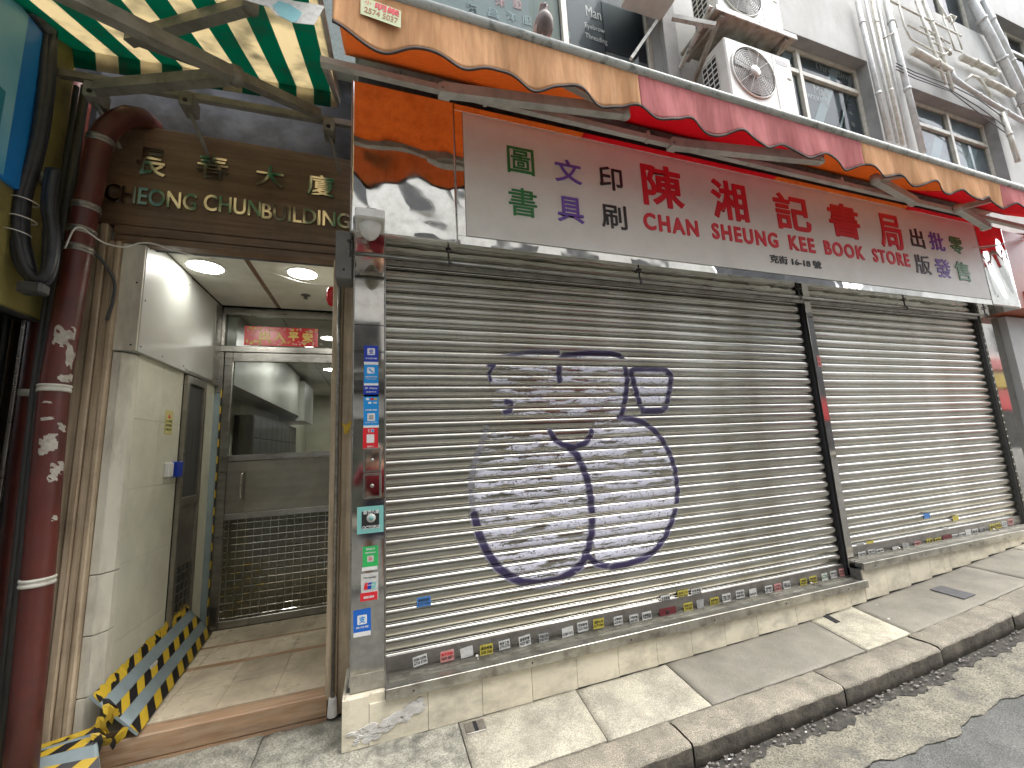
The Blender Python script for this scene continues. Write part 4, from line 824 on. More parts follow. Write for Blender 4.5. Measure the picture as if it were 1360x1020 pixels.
# door and transom
YD=1.75
dr=thing('steel_door','steel framed entrance door with glass above and square grille below','door',(-.8,YD,.14))
def db(n,x0,x1,z0,z1,y0=YD,y1=YD+.045,m_='steel',c=.003): return MB().box(x0,x1,y0,y1,z0,z1,c).build(n,M[m_],dr)
db('stile',-1.365,-1.302,.145,2.585); db('stile',-.36,-.30,.145,2.585)
db('top_rail',-1.30,-.362,2.50,2.585); db('middle_rail',-1.30,-.362,1.565,1.62); db('middle_rail',-1.30,-.362,1.045,1.10); db('bottom_rail',-1.30,-.362,.145,.205)
db('kick_panel',-1.30,-.362,1.102,1.563,YD+.012,YD+.03,'door'); db('glass_pane',-1.30,-.362,1.622,2.498,YD+.018,YD+.024,'doorglass',0)
for k in range(14): z=.225+k*.0605; db('grille_bar',-1.30,-.362,z-.004,z+.004,YD+.008,YD+.018,'mirror2',.001)
for k in range(14): x=-1.262+k*.066; db('grille_bar',x-.003,x+.003,.206,1.044,YD+.018,YD+.026,'steel',.001)
db('grille_glass',-1.30,-.362,.206,1.044,YD+.030,YD+.034,'grilleglass',0)
hp=at(322,645,y=YD-.04); MB().tube([(hp.x,YD,hp.z+.12),(hp.x,YD-.04,hp.z+.115),(hp.x-.012,YD-.05,hp.z+.09),(hp.x-.012,YD-.05,hp.z-.09),(hp.x,YD-.04,hp.z-.115),(hp.x,YD,hp.z-.12)],.009,10).build('handle',M['mirror2'],dr)
tf=thing('door_frame','steel frame and glass transom around the entrance door','door frame',(-.8,YD,.14))
def tb(n,x0,x1,z0,z1,y0=YD-.01,y1=YD+.06,m_='steel',c=.003): return MB().box(x0,x1,y0,y1,z0,z1,c).build(n,M[m_],tf)
tb('header_bar',-1.44,-.29,2.59,2.648); tb('top_bar',-1.40,-.29,2.955,3.028); tb('side_bar',-1.402,-1.372,2.65,2.953); tb('side_bar',-1.42,-1.370,2.20,2.588)
tb('transom_glass',-1.37,-.29,2.65,2.953,YD+.02,YD+.026,'doorglass',0)
tb('side_board',-1.60,-1.370,.145,2.25,YD+.0,YD+.03,'bluegrey'); tb('hazard_strip',-1.374,-1.368,.145,2.2,YD-.02,YD-.001,'black_tape',.001)
mb=MB()
for k in range(14): mb.box(-1.3745,-1.3675,YD-.0205,YD-.0005,.2+k*.15,.27+k*.15)
mb.build('yellow_mark',M['yellow_tape'],tf)
ba=thing('blessing_banner','red and gold banner with gold characters on the glass over the door','banner',(-.9,YD-.03,2.74))
b0=at(325,434,y=YD-.02); b1=at(422,463,y=YD-.02); zb0=2.655; zb1=2.845
bb=MB().box(b0.x,b1.x,YD-.022,YD-.016,zb0,zb1,.001).build('board',M['redgloss'],ba)
rg=random.Random(11); mbs={'gold':MB(),'stk_pink':MB(),'stk_yellow':MB()}
for k in range(120):
    x=rg.uniform(b0.x+.015,b1.x-.015); z=rg.choice([rg.uniform(zb0+.01,zb0+.05),rg.uniform(zb1-.04,zb1-.01),rg.uniform(zb0+.01,zb1-.01)])
    if zb0+.05<z<zb1-.04 and b0.x+.12<x<b1.x-.12: continue
    s=rg.uniform(.006,.016); q=rg.choice(list(mbs)); n=6; y=YD-.0222-.0004*rg.random(); mbs[q].prism([(x+s*math.cos(2*PI*i/n)*rg.uniform(.6,1.2),y,z+s*.8*math.sin(2*PI*i/n)) for i in range(n)],(0,-.0004,0))
for q in mbs: mbs[q].build('flower_print',M[q],bb)['kind']='stuff'
for i,c in enumerate('出入平安'): text('character',c,M['gold'],bb,(b0.x+.13+i*.125,YD-.0245,zb0+.055),UX,UZ,.085,.085,depth=.002,bold=.05)
# gate folded back against the left wall
gt=thing('folded_gate','narrow dark steel gate folded back against the left lobby wall','gate',(-1.42,1.3,.14))
MB().box(-1.43,-1.40,1.125,1.165,.145,2.25,.003).box(-1.43,-1.40,1.45,1.49,.145,2.25,.003).box(-1.43,-1.40,1.167,1.448,1.25,1.31,.002).box(-1.43,-1.40,1.167,1.448,2.19,2.25,.002).build('gate_frame',M['door'],gt)
MB().box(-1.43,-1.418,1.167,1.448,1.312,2.188).build('gate_glass',M['post'],gt); MB().box(-1.43,-1.418,1.167,1.448,.80,1.248).build('gate_panel',M['door'],gt); MB().box(-1.43,-1.425,1.167,1.448,.146,.798).build('gate_backing',M['post'],gt)
mb=MB()
for k in range(9): mb.box(-1.417,-1.412,1.167,1.448,.2+k*.068,.207+k*.068)
for k in range(4): mb.box(-1.4175,-1.4125,1.2+k*.07,1.207+k*.07,.147,.797)
mb.build('grille_bar',M['steel'],gt)
def onwall(px,py): return at(px,py,x=-1.431)
a=onwall(224,561); nb=thing('warning_notice','small yellow notice with a red mark on the left lobby wall','notice',tuple(a)); MB().box(-1.431,-1.4295,a.y-.055,a.y+.055,a.z-.085,a.z+.085).build('sheet',mat('pale_yellow_sheet',(.55,.5,.2),rough=.5),nb); MB().prism([(-1.4293,a.y-.02,a.z+.03),(-1.4293,a.y+.02,a.z+.03),(-1.4293,a.y,a.z+.062)],(.0005,0,0)).build('mark',M['pay_red'],nb)
for k,s in enumerate(('小心地滑','請勿吸煙','多謝合作')): text('print',s,M['black_ink'],nb,(-1.4292,a.y-.045,a.z-.0-.03*k),Vector((0,1,0)),UZ,.09,.018,depth=.0005)
a=onwall(222,624); sw=thing('intercom_box','small white and blue box on the left lobby wall','box',tuple(a)); MB().box(-1.431,-1.40,a.y-.05,a.y+.02,a.z-.05,a.z+.05,.004).build('case',M['white'],sw); MB().box(-1.431,-1.385,a.y+.05,a.y+.13,a.z-.055,a.z+.055,.004).build('blue_case',M['pay_navy'],sw)
# conduit and yellow ribbon right of the door
cu=thing('grey_conduit','thin grey conduit running down the right door post','pipe',(-.245,.33,.1)); MB().tube([(-.255,.335,.12),(-.255,.335,2.2),(-.262,.335,2.9)],.012,10).build('tube',M['clamp'],cu); MB().lathe((-.255,.335,.02),(0,0,1),[(0,.03),(.1,.022),(.105,.0)],12).build('foot',M['putty'],cu)
a=at(459,567,y=.32); yr=thing('yellow_ribbon','torn yellow ribbon stuck on the right door post','ribbon',tuple(a))
MB().prism([(a.x-.03,.318,a.z+.03),(a.x+.0,.31,a.z+.012),(a.x+.04,.318,a.z+.045),(a.x+.028,.31,a.z-.01),(a.x+.012,.318,a.z-.05),(a.x-.008,.31,a.z-.045),(a.x-.012,.318,a.z)],(0,-.003,0)).build('ribbon',M['yellow_tape'],yr)
# white wire looping across the lintel
ww=thing('white_wire','thin white wire looping from the red pipe across the lintel into the lobby','wire',(-1.4,.3,3))
MB().tube(smooth_path([pt(86,330,.12),pt(98,305,.10),pt(110,303,.11),pt(122,312,.13),pt(140,323,.2),pt(165,328,.28),pt(185,323,.33),pt(205,324,.34),pt(240,335,.42),pt(320,352,.9),pt(360,362,.8),pt(400,375,.7),pt(440,380,.55)]),.0045,6).build('wire',M['white_cable'],ww)
gw=thing('grey_cable','grey cable curving down the wooden post beside the red pipe','cable',(-1.5,.3,2.7)); MB().tube(smooth_path([pt(118,328,.25),pt(140,352,.32),pt(152,375,.335),pt(150,400,.335),pt(142,425,.34)]),.009,8).build('cable',M['post'],gw)
# hazard taped boards
def board(A,B,Cn,D,label,strips,per,name='hazard_board'):
    t=thing(name,label,'board',tuple((A+B+Cn+D)/4)); n=((B-A).cross(D-A)).normalized()
    if n.y>0 and abs(n.y)>abs(n.z): n=-n
    elif n.z<0 and abs(n.z)>=abs(n.y): n=-n
    def P_(u,v): return A.lerp(B,u).lerp(D.lerp(Cn,u),v)
    grid('board',M['bluegrey'],t,P_,20,8,True,-n*.012)
    L=(B-A).length
    for (v0,v1,dr_,mess) in strips:
        y=MB();b=MB(); N_=int(L/.03); rg=random.Random(int(v0*100)+3)
        off=[mess*rg.uniform(-1,1) for _ in range(N_+1)]
        vs=[];
        for i in range(N_+1):
            u=i/N_; vs+=[P_(u,v0+off[i]*.3)+n*.0015,P_(u,v1+off[i])+n*(.0015+abs(off[i])*.25)]
        y.add(vs,[(2*i,2*i+2,2*i+3,2*i+1) for i in range(N_)]); y.build('yellow_tape',M['yellow_tape'],t,fix=False)
        k=0; u=-.05
        while u<1:
            w=per/L*.5; sk=dr_*per*.45/L; q=[(u,v0),(u+w,v0),(u+w+sk,v1),(u+sk,v1)]
            q=[(min(1,max(0,a)),c) for a,c in q]
            if max(a for a,_ in q)-min(a for a,_ in q)>.005: b.add([P_(a,c)+n*.0028 for a,c in q],[(0,1,2,3)])
            u+=per/L*(1+mess*rg.uniform(-1,1)*2)
        b.build('black_mark',M['black_tape'],t,fix=False)['kind']='stuff'
    return t
A=at(155,985,z=.15);A.y=max(A.y,.30); B=Vector((-1.315,1.69,.155)); Cn=Vector((-1.425,1.42,.485)); D=Vector((-1.425,.335,.385))
A=Vector((-1.205,.335,.155))
hb=board(A,B,Cn,D,'blue grey board with yellow and black hazard tape leaning along the left lobby wall',[(0,.20,1,0),(.42,.60,1,0),(.82,1.0,1,.03)],.19)
a=at(203,892,x=-1.345); MB().box(a.x-.003,a.x+.002,a.y-.04,a.y+.05,a.z-.045,a.z+.045,.001).build('paper_label',M['stk_white'],hb)
A2=pt(133,1022,.20); D2=pt(127,967,.33); Cn2=pt(6,1006,.33); B2=pt(-40,1050,.20)
hb2=board(A2,B2,Cn2,D2,'blue grey board with hazard tape at the lower left corner outside the doorway',[(.0,.3,-1,0),(.62,.82,-1,0),(.9,1.04,-1,.03)],.17)
hb3=thing('torn_tape','crumpled yellow and black hazard tape where the two boards meet','tape',(-1.35,.3,.2)); rg=random.Random(8)
for (mm,nn) in (('yellow_tape',9),('black_tape',5)):
    mb=MB()
    for k in range(nn):
        c=Vector((-1.335+rg.uniform(-.04,.03),.315+rg.uniform(-.02,.03),.20+rg.uniform(-.10,.13))); d=Vector((rg.uniform(-.05,.05),rg.uniform(-.03,.0),rg.uniform(.03,.09))); e=Vector((rg.uniform(.01,.03),rg.uniform(-.02,.02),rg.uniform(-.015,.015)))
        mb.prism([c,c+e,c+e*1.2+d*.5+Vector((.01,-.01,0)),c+e+d,c+d,c+d*.5+Vector((-.008,-.012,0))],(0,-.001,0))
    mb.build('scrap',M[mm],hb3)
# ================================================================ RED DRAINPIPE
rpip=thing('red_drainpipe','big dark red drainpipe with torn paper scraps left of the doorway','pipe',(-1.63,.2,0))
path=[Vector((-1.59,.2,0.0)),Vector((-1.605,.2,.55)),Vector((-1.65,.2,2.0)),Vector((-1.617,.2,2.98)),Vector((-1.585,.2,3.50)),Vector((-1.562,.205,3.59)),Vector((-1.525,.215,3.67)),Vector((-1.485,.25,3.745)),Vector((-1.455,.32,3.80)),Vector((-1.44,.43,3.82))]
MB().tube(path,.059,28).build('pipe',M['redpipe'],rpip)
def pathz(z):
    for a,b in zip(path[:-1],path[1:]):
        if a.z<=z<=b.z: return a.lerp(b,(z-a.z)/(b.z-a.z))
    return path[-1]
for z in (3.50,3.06,2.91,2.80,2.0,1.02):
    c=pathz(z); MB().lathe(c-Vector((0,0,.02)),(0,0,1),[(0,.059),(.001,.065),(.012,.066),(.014,.063),(.026,.063),(.028,.066),(.039,.065),(.04,.059)],28).build('clamp_ring',M['clamp'] if z>2.5 else M['pipe_cream'],rpip)
def scrap(px,py,w,h,seed,hole=.35):
    p=at(px,py,y=.14); c=pathz(p.z); rg=random.Random(seed); th0=math.asin(max(-.95,min(.95,(p.x-c.x)/.061))); R=.0605
    nu,nv=22,22; mb=MB(); vs=[]; ph=[rg.uniform(0,6) for _ in range(6)]
    for j in range(nv+1):
        for i in range(nu+1):
            z=p.z-h/2+h*j/nv; a=th0+(i/nu-.5)*w/R; cc=pathz(z); vs.append((cc.x+math.sin(a)*R,cc.y-math.cos(a)*R,z))
    fs=[]
    for j in range(nv):
        for i in range(nu):
            a_=(i+.5)/nu*2-1; b_=(j+.5)/nv*2-1; k=j*(nu+1)+i
            r_=(abs(a_)**3+abs(b_)**3)**(1/3)+.22*math.sin(a_*3.1+ph[0]+b_*2)+.18*math.sin(b_*5.3+ph[1]-a_*2.2)+.12*math.sin(a_*9+ph[2]+b_*6)+hole*.5*math.sin(a_*4+b_*7+ph[3])
            if r_<.88: fs.append((k,k+1,k+nu+2,k+nu+1))
    mb.add(vs,fs,True); mb.build('torn_paper',M['paper'],rpip)
for a in ((84,446,.085,.12,1),(88,472,.05,.13,2,.3),(84,500,.08,.05,3,.2),(62,556,.05,.02,4),(62,534,.04,.012,5),(77,567,.045,.05,6),(63,590,.07,.11,7,.15),(72,622,.07,.07,8,.3),(66,634,.04,.05,9),(70,689,.03,.03,10)): scrap(*a)
# ================================================================ LEFT NEIGHBOUR
ls=thing('corner_shop','neighbouring shop side with dull yellow fascia and dark glass','shop',(-2,-.4,0))
MB().box(-2.6,-1.86,-.8,.27,0,2.40,.0).build('body',M['dark'],ls)
MB().box(-1.858,-1.85,-.8,.255,.05,2.385,.0).build('glass_side',M['leftglass'],ls); MB().box(-1.862,-1.842,.256,.274,.0,2.40,.002).build('steel_trim',M['steel'],ls)
MB().box(-2.4,-1.80,-.8,.30,2.402,4.3,.01).build('yellow_fascia',M['yellow_wall'],ls); MB().box(-2.4,-1.799,-.8,.302,2.395,2.401).build('fascia_trim',M['post'],ls)
bs=thing('blue_lightbox','blue lightbox sign on the neighbouring shop at the top left edge','sign',(-1.8,-.4,3.5))
MB().box(-1.98,-1.775,-.8,.045,3.02,3.98,.004).build('case',M['blue'],bs); MB().box(-1.775,-1.771,-.8,-.10,3.03,3.97,.001).build('face',M['bluelt'],bs); MB().box(-1.770,-1.768,-.8,-.16,3.2,3.45,.001).build('wave_band',flat('teal_band',(.02,.25,.35),.4),bs); MB().box(-1.98,-1.768,.045,.06,3.02,3.98,.002).build('edge_trim',M['steel'],bs)
MB().box(-1.95,-1.74,-.25,.05,3.99,4.25,.02).build('top_bracket',M['clamp'],bs)
# cable bundle
cb=thing('black_cable_bundle','thick bundle of black cables looping down beside the yellow fascia','cables',(-1.75,.1,3))
base=[(60,40),(57,110),(50,170),(40,215),(26,262),(23,306),(32,350),(46,370),(61,366),(69,341),(70,306),(66,270),(72,225)]
for k,(dx,dy) in enumerate(((0,0),(7,4),(-6,6),(12,10))):
    pp=[pt(a+dx*(1 if i<7 else -.7),b+dy*(1 if 4<i<10 else 0),.02+.012*k) for i,(a,b) in enumerate(base[:13 if k<3 else 11])]
    # smooth
    q=[]
    for i in range(len(pp)-1):
        p0=pp[max(0,i-1)];p1=pp[i];p2=pp[i+1];p3=pp[min(len(pp)-1,i+2)]
        for s in range(5):
            t=s/5; q.append(.5*((2*p1)+(-p0+p2)*t+(2*p0-5*p1+4*p2-p3)*t*t+(-p0+3*p1-3*p2+p3)*t**3))
    q.append(pp[-1]); MB().tube(q,.021 if k<2 else .016,10).build('cable',M['black'],cb)
for (px,py) in ((33,268),(22,310),(30,292)):
    c=pt(px,py,.03); MB().lathe(c,(0.15,0,1),[(0,.05),(.003,.052),(.006,.05)],16).build('cable_tie',M['white_cable'],cb)
a=pt(45,384,.02); MB().box(a.x-.05,a.x+.05,-.02,.05,a.z-.03,a.z+.03,.01).build('junction',M['post'],cb)
vc=thing('metal_clamp','cluster of dull metal clamps on the yellow fascia by the cables','clamp',tuple(pt(62,243,.1)))
rg=random.Random(4); mb=MB()
for k in range(7): c=pt(62+rg.uniform(-9,9),243+rg.uniform(-12,12),.1); mb.lathe(c,(rg.uniform(-1,1),-1,rg.uniform(-1,1)),[(0,0),(.001,.018),(.02,.016),(.022,.008),(.04,.007),(.041,0)],10)
mb.build('clamps',M['clamp'],vc)
bp=thing('black_post','black post standing between the corner shop glass and the red drainpipe','post',(-1.75,.24,0)); MB().tube([(-1.70,.26,0),(-1.742,.26,2.0),(-1.735,.26,3.0),(-1.72,.26,3.9)],.022,10).tube([(-1.735,.27,0),(-1.778,.27,2.0),(-1.77,.27,3.9)],.014,8).build('post',M['post'],bp)
rp2=thing('red_rear_pipe','second dark red pipe mostly hidden behind the black post','pipe',(-1.85,.38,0)); MB().tube([(-1.83,.40,0),(-1.86,.40,2.4),(-1.83,.40,4)],.06,20).build('pipe',M['redpipe'],rp2); MB().lathe((-1.855,.40,1.98),(0,0,1),[(0,.06),(.001,.067),(.039,.067),(.04,.06)],20).build('clamp_ring',M['pipe_cream'],rp2)
# wall behind
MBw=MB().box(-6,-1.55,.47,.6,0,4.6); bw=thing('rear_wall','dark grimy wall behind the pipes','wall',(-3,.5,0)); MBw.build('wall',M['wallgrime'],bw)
# ================================================================ UPPER BUILDING
YW=.30
ub=thing('upper_facade','pale rendered upper storeys above the awnings','building',(4,.4,4))
holes=[(-.9,2.84,4.55,7.2),(4.15,6.34,4.7,6.535),(7.2,9.36,4.7,6.38),(10.35,12.6,7.35,8.72),(8.2,9.75,8.05,9.6),(12.0,14,4.8,6.4)]
xsb=sorted(set([-6,18]+[h[0] for h in holes]+[h[1] for h in holes]))
mb=MB()
for a,b in zip(xsb[:-1],xsb[1:]):
    hs_=sorted([(h[2],h[3]) for h in holes if h[0]<=a+1e-6 and h[1]>=b-1e-6]); z=3.92 if a>-.7 else 4.5
    for (c,d) in hs_+[(13,13)]:
        if c>z: mb.box(a,b,YW,YW+.24,z,c)
        z=d
mb.build('wall',M['wall'],ub); bx('rear',M['dark'],ub,-6,18,.9,1.0,3.9,13,0)
def window(x0,x1,z0,z1,lab,mull=(),trans=None,yg=.13,grp='upper floor windows'):
    t=thing('window',lab,'window',((x0+x1)/2,YW,z0)); f=.045; y=YW+yg
    MB().box(x0,x0+.004,YW+.002,YW+.24,z0,z1).box(x1-.004,x1,YW+.002,YW+.24,z0,z1).box(x0+.004,x1-.004,YW+.002,YW+.24,z1-.004,z1).build('reveal',M['reveal'],t)
    x0+=.005;x1-=.005;z1-=.005
    mb=MB().box(x0,x0+f,y,y+.05,z0,z1,.003).box(x1-f,x1,y,y+.05,z0,z1,.003).box(x0+f,x1-f,y+.001,y+.05,z1-f,z1,.003)
    for m_ in mull: mb.box(m_-.03,m_+.03,y-.008,y+.05,z0,z1-f,.003)
    if trans: 
        xx=[x0+f]+[v for m_ in mull for v in (m_-.031,m_+.031)]+[x1-f]
        for a,b in zip(xx[::2],xx[1::2]): mb.box(a,b,y-.004,y+.05,trans-.03,trans+.03,.003)
    mb.build('frame',M['aluframe'],t); MB().box(x0+f,x1-f,y+.03,y+.036,z0,z1-f).build('pane',M['glass'],t)
    return t,y
wd,y1=window(-.9,2.84,4.55,7.2,'wide upper window with old tailor lettering and a dark beauty panel',(1.78,))
YI=y1+.04
MB().box(.25,1.72,YI,YI+.01,4.6,6.9).build('white_display_board',mat('display_board',(.45,.52,.5),(.36,.42,.42),rough=.7,scale=2),wd)
MB().box(-.8,.2,YI+.02,YI+.03,4.6,6.9).build('pale_curtain',M['stk_white'],wd); MB().box(1.42,1.74,YI-.002,YI-.001,4.6,6.9).build('curtain',mat('curtain',(.42,.47,.38),(.3,.36,.33),rough=.8,scale=2,stretch=(9,1,.3)),wd)
def wt(body,px,py,w,h,ink,y=None,bold=0.0,par=None,shear=0): p=at(px,py,y=y or YI-.004); text('lettering',body,ink,par or wd,(p.x-w/2,(y or YI-.004),p.z-h/2),Vector((1,0,-.02)),UZ,w,h,depth=.002,bold=bold)
tl=flat('teal_ink',(.06,.16,.17),.5)
for c,px,py in (('漢',626,11),('昌',655,17),('洋',679,22),('服',700,27),('恰',752,44)): wt(c,px,py,.10,.105,tl,bold=.02)
for c,px,py in (('洋',664,3),('服',687,6)): wt(c,px,py,.10,.10,flat('pink_ink',(.3,.12,.12),.5) if c=='洋' else bpy.data.materials['pink_ink'],bold=.02)
MB().box(1.83,2.26,YI,YI+.008,4.7,6.9).build('dark_panel',flat('slate_panel',(.03,.036,.05),.5),wd); MB().box(2.27,2.78,YI,YI+.008,4.7,5.62).build('portrait_panel',mat('portrait_panel',(.33,.30,.27),(.16,.22,.24),rough=.5,scale=1.3,contrast=(.45,.55)),wd); MB().box(2.27,2.78,YI,YI+.008,5.63,6.9).build('dark_panel',bpy.data.materials['slate_panel'],wd)
wt('Man',788,17,.18,.13,M['stk_white'],y=YI-.003); wt('Eyebrow',790,38,.235,.082,M['stk_white'],y=YI-.003); wt('Threading',792,52,.26,.082,M['stk_white'],y=YI-.003)
w2,y2=window(4.15,6.34,4.7,6.535,'upper window half behind the air conditioner with Threading lettering',(5.17,),6.16)
MB().box(4.2,6.29,y2+.05,y2+.06,4.72,6.48).build('slate_panel',flat('grey_slate_panel',(.10,.11,.125),.5),w2)
bm_=flat('pale_blue_band',(.42,.5,.52),.5)
for (a,b,c,d) in ((4.9,4.75,5.9,6.5),(5.35,4.72,6.35,6.5),(4.3,5.3,5.0,6.48)):
    MB().prism([(a,y2+.048,b),(a+.16,y2+.048,b),(min(6.28,c+.16),y2+.048,d),(c,y2+.048,d)],(0,-.002,0)).build('light_band',bm_,w2)
wt('Threading',1106,96,.72,.15,M['stk_white'],y=y2+.04,par=w2); wt('Man',1090,121,.26,.13,M['stk_white'],y=y2+.04,par=w2); wt('waxing',1086,131,.42,.14,M['stk_white'],y=y2+.04,par=w2)
p=at(1142,150,y=y2+.04); text('lettering','20yearso',M['stk_white'],w2,(p.x-.02,y2+.04,p.z+.28),Vector((0.02,0,-1)),Vector((1,0,0)),.62,.055,depth=.002)
p=at(1130,150,y=y2+.04)
for k,c in enumerate('二十年'): text('lettering',c,M['stk_white'],w2,(p.x-.04,y2+.04,p.z+.12-.17*k),UX,UZ,.08,.08,depth=.002)
w3,y3=window(7.2,9.36,4.7,6.38,'upper window with faded pictures behind the glass below the pipe tangle',(8.35,),5.98)
MB().box(7.25,9.31,y3+.05,y3+.06,4.72,6.33).build('picture_board',mat('faded_pictures',(.34,.30,.36),(.16,.20,.22),rough=.6,scale=2.2,dirt=(.45,.5,.47),dscale=1.2,damt=.7,dcon=(.4,.6)),w3)
for (a,b,c,d) in ((8.1,4.72,8.9,5.9),(7.4,4.9,8.0,5.9)): MB().prism([(a,y3+.048,b),(a+.22,y3+.048,b),(c+.22,y3+.048,d),(c,y3+.048,d)],(0,-.002,0)).build('light_band',bm_,w3)
w4,y4=window(10.35,12.6,7.35,8.72,'upper window at the top right edge with grey frames',(10.95,11.6),8.3); MB().box(10.4,12.5,y4+.06,y4+.07,7.4,8.6).build('dark_blind',M['wallgrime'],w4)
w5,y5=window(8.2,9.75,8.05,9.6,'higher window cut by the top edge above the pipe tangle',(9.0,)); MB().box(8.25,9.7,y5+.06,y5+.07,8.1,9.5).build('dark_blind',M['wallgrime'],w5)
w6,y6=window(12.0,14,4.8,6.4,'far right upper window beyond the last pipes',(13,))
bx('pier',M['reveal'],ub,2.845,3.02,YW-.05,YW-.002,4.1,7.5,.003)
# air conditioners
def ac(x0,z0,w,h,lab,yf=-.15,d=.30):
    t=thing('air_conditioner',lab,'air conditioner',(x0+w/2,yf+d/2,z0),'outdoor air conditioning units')
    MB().box(x0,x0+w,yf,yf+d,z0,z0+h,.012).build('casing',M['ac'],t); R=h*.40; cxx=x0+R+.05; cz=z0+h*.52
    MB().lathe((cxx,yf-.001,cz),(0,1,0),[(0,R),(.001,0)],36).build('fan_opening',M['post'],t)
    mb=MB()
    for k in range(3):
        a0=2*PI*k/3
        mb.add([(cxx+math.cos(a0+i*.3)*r,yf-.004-.006*i/3,cz+math.sin(a0+i*.3)*r) for r in (.05,R*.9) for i in range(4)],[(i,i+1,i+5,i+4) for i in range(3)],True)
    mb.build('fan_blade',flat('fan_grey',(.16,.16,.16),.5) if 'fan_grey' not in bpy.data.materials else bpy.data.materials['fan_grey'],t)
    gr=MB()
    for i in range(10):
        r=R*(.28+.72*i/9); n=32; gr.tube([(cxx+r*math.cos(2*PI*k/n),yf-.014-.012*(1-(r/R)**2),cz+r*math.sin(2*PI*k/n)) for k in range(n+1)],.0022,4,cap=False)
    for k in range(12):
        a=2*PI*k/12+.15; gr.tube([(cxx+.05*math.cos(a),yf-.026,cz+.05*math.sin(a)),(cxx+R*math.cos(a),yf-.014,cz+R*math.sin(a))],.003,4,cap=False)
    gr.tube([(cxx+R*1.02*math.cos(2*PI*k/32),yf-.008,cz+R*1.02*math.sin(2*PI*k/32)) for k in range(33)],.008,6,cap=False)
    gr.build('fan_grille',M['ac'],t); MB().lathe((cxx,yf-.022,cz),(0,-1,0),[(0,.062),(.008,.06),(.012,0)],20).build('fan_hub',M['ac'],t)
    bx('service_panel',M['ac'],t,x0+w*.70,x0+w-.012,yf-.003,yf+.0,z0+.02,z0+h-.02,.001); bx('maker_plate',M['stk_grey'],t,x0+w*.75,x0+w*.93,yf-.0045,yf-.003,z0+h*.82,z0+h*.9,0); bx('handle_slot',M['bracket'],t,x0+w*.90,x0+w*.96,yf-.006,yf-.003,z0+h*.6,z0+h*.63,0)
    lv=MB()
    lv.box(x0-.004,x0+.0,yf+.11,yf+.28,z0+.08,z0+h-.09); lv.build('side_opening',M['dark'],t)
    lv=MB()
    for k in range(9): zz=z0+.09+k*(h-.2)/8; lv.box(x0-.009,x0-.004,yf+.105,yf+.285,zz-.006,zz+.006)
    for k in range(4): yy=yf+.105+k*.058; lv.box(x0-.0105,x0-.0092,yy-.004,yy+.004,z0+.08,z0+h-.09)
    lv.build('side_louvre',M['ac'],t)
    return t
ac(3.17,4.72,.88,.68,'lower white outdoor air conditioner standing just above the awning bar'); ac(3.16,5.66,.88,.68,'upper white outdoor air conditioner cut by the top of the picture')
br=thing('bracket_shelf','rusty white steel bracket shelf holding the upper air conditioner','bracket',(3.6,0,5.6))
bx('shelf',M['bracket'],br,3.06,4.12,-.20,.28,5.605,5.635,.002); bx('shelf_lip',M['rail'],br,3.055,4.125,-.212,-.201,5.59,5.65,.002)
for x in (3.15,4.0):
    MB().tube([(x,-.15,5.60),(x,.29,5.22)],.02,4,rect=(.02,.02)).build('brace',M['bracket'],br); bx('bearer',M['bracket'],br,x-.025,x+.025,-.19,.29,5.56,5.602,.002)
MB().tube([pt(893,23,.0),pt(950,34,-.18)],.02,4,rect=(.02,.02)).tube([(3.0,.25,5.4),(3.0,-.2,5.62)],.018,4,rect=(.018,.018)).build('side_arm',M['rail'],br)
br3=thing('equipment_box','pale equipment box cut by the top edge above the beauty panel','box',(2.6,0,5.97)); bx('casing',M['ac'],br3,2.36,2.86,-.2,.285,5.97,6.5,.004); MB().tube([pt(872,28,.12),pt(838,78,.12)],.02,4,rect=(.014,.014)).build('stay',M['rail'],br3)
# pipes on the upper wall
def pipe(pts,r,mm,lab,name='wall_pipe',y=.22,n=10,grp='pipes on the upper wall',joints=True):
    r*=.78; P_=[pt(a,b,y) for a,b in pts]; t=thing(name,lab,'pipe',tuple(P_[0]),grp); MB().tube(P_,r,n).build('pipe',M[mm],t)
    if joints and r>.018:
        L=0
        for a,b in zip(P_[:-1],P_[1:]):
            d=(b-a); k=.35
            while k<d.length-.1: 
                c=a+d.normalized()*k; MB().lathe(c,d,[(0,r),(.001,r*1.25),(.04,r*1.25),(.041,r)],n).build('joint_collar',M[mm],t); k+=1.1
    return t
for (px0,px1,py1,r,mm,lab) in ((1138,1181,186,.035,'pipe','leftmost broad grey pipe beside the Threading window'),(1149,1192,190,.02,'pipe','thin grey pipe second from the Threading window'),(1158,1199,193,.026,'pipe_cream','pale pipe third from the Threading window'),(1165,1207,196,.018,'pipe','thin pipe fourth from the Threading window'),(1176,1226,203,.045,'pipe','thick grey pipe left of the picture window')): pipe([(px0,0),(px1,py1)],r,mm,lab,y=.235)
pipe([(1290,0),(1318,52),(1347,110),(1372,165)],.075,'pipe','thickest grey down pipe right of the pipe tangle'); pipe([(1305,0),(1332,55),(1362,118)],.05,'pipe','grey down pipe second from the right edge'); pipe([(1330,150),(1343,185),(1352,215)],.04,'pipe_cream','short pale pipe right of the picture window')
pipe([(1180,0),(1236,28),(1277,48)],.016,'pipe_cream','thin sloping pipe high in the pipe tangle'); pipe([(1192,0),(1201,35),(1210,52),(1236,66),(1255,73),(1262,66)],.014,'pipe_cream','thin stepped pipe on the left of the tangle')
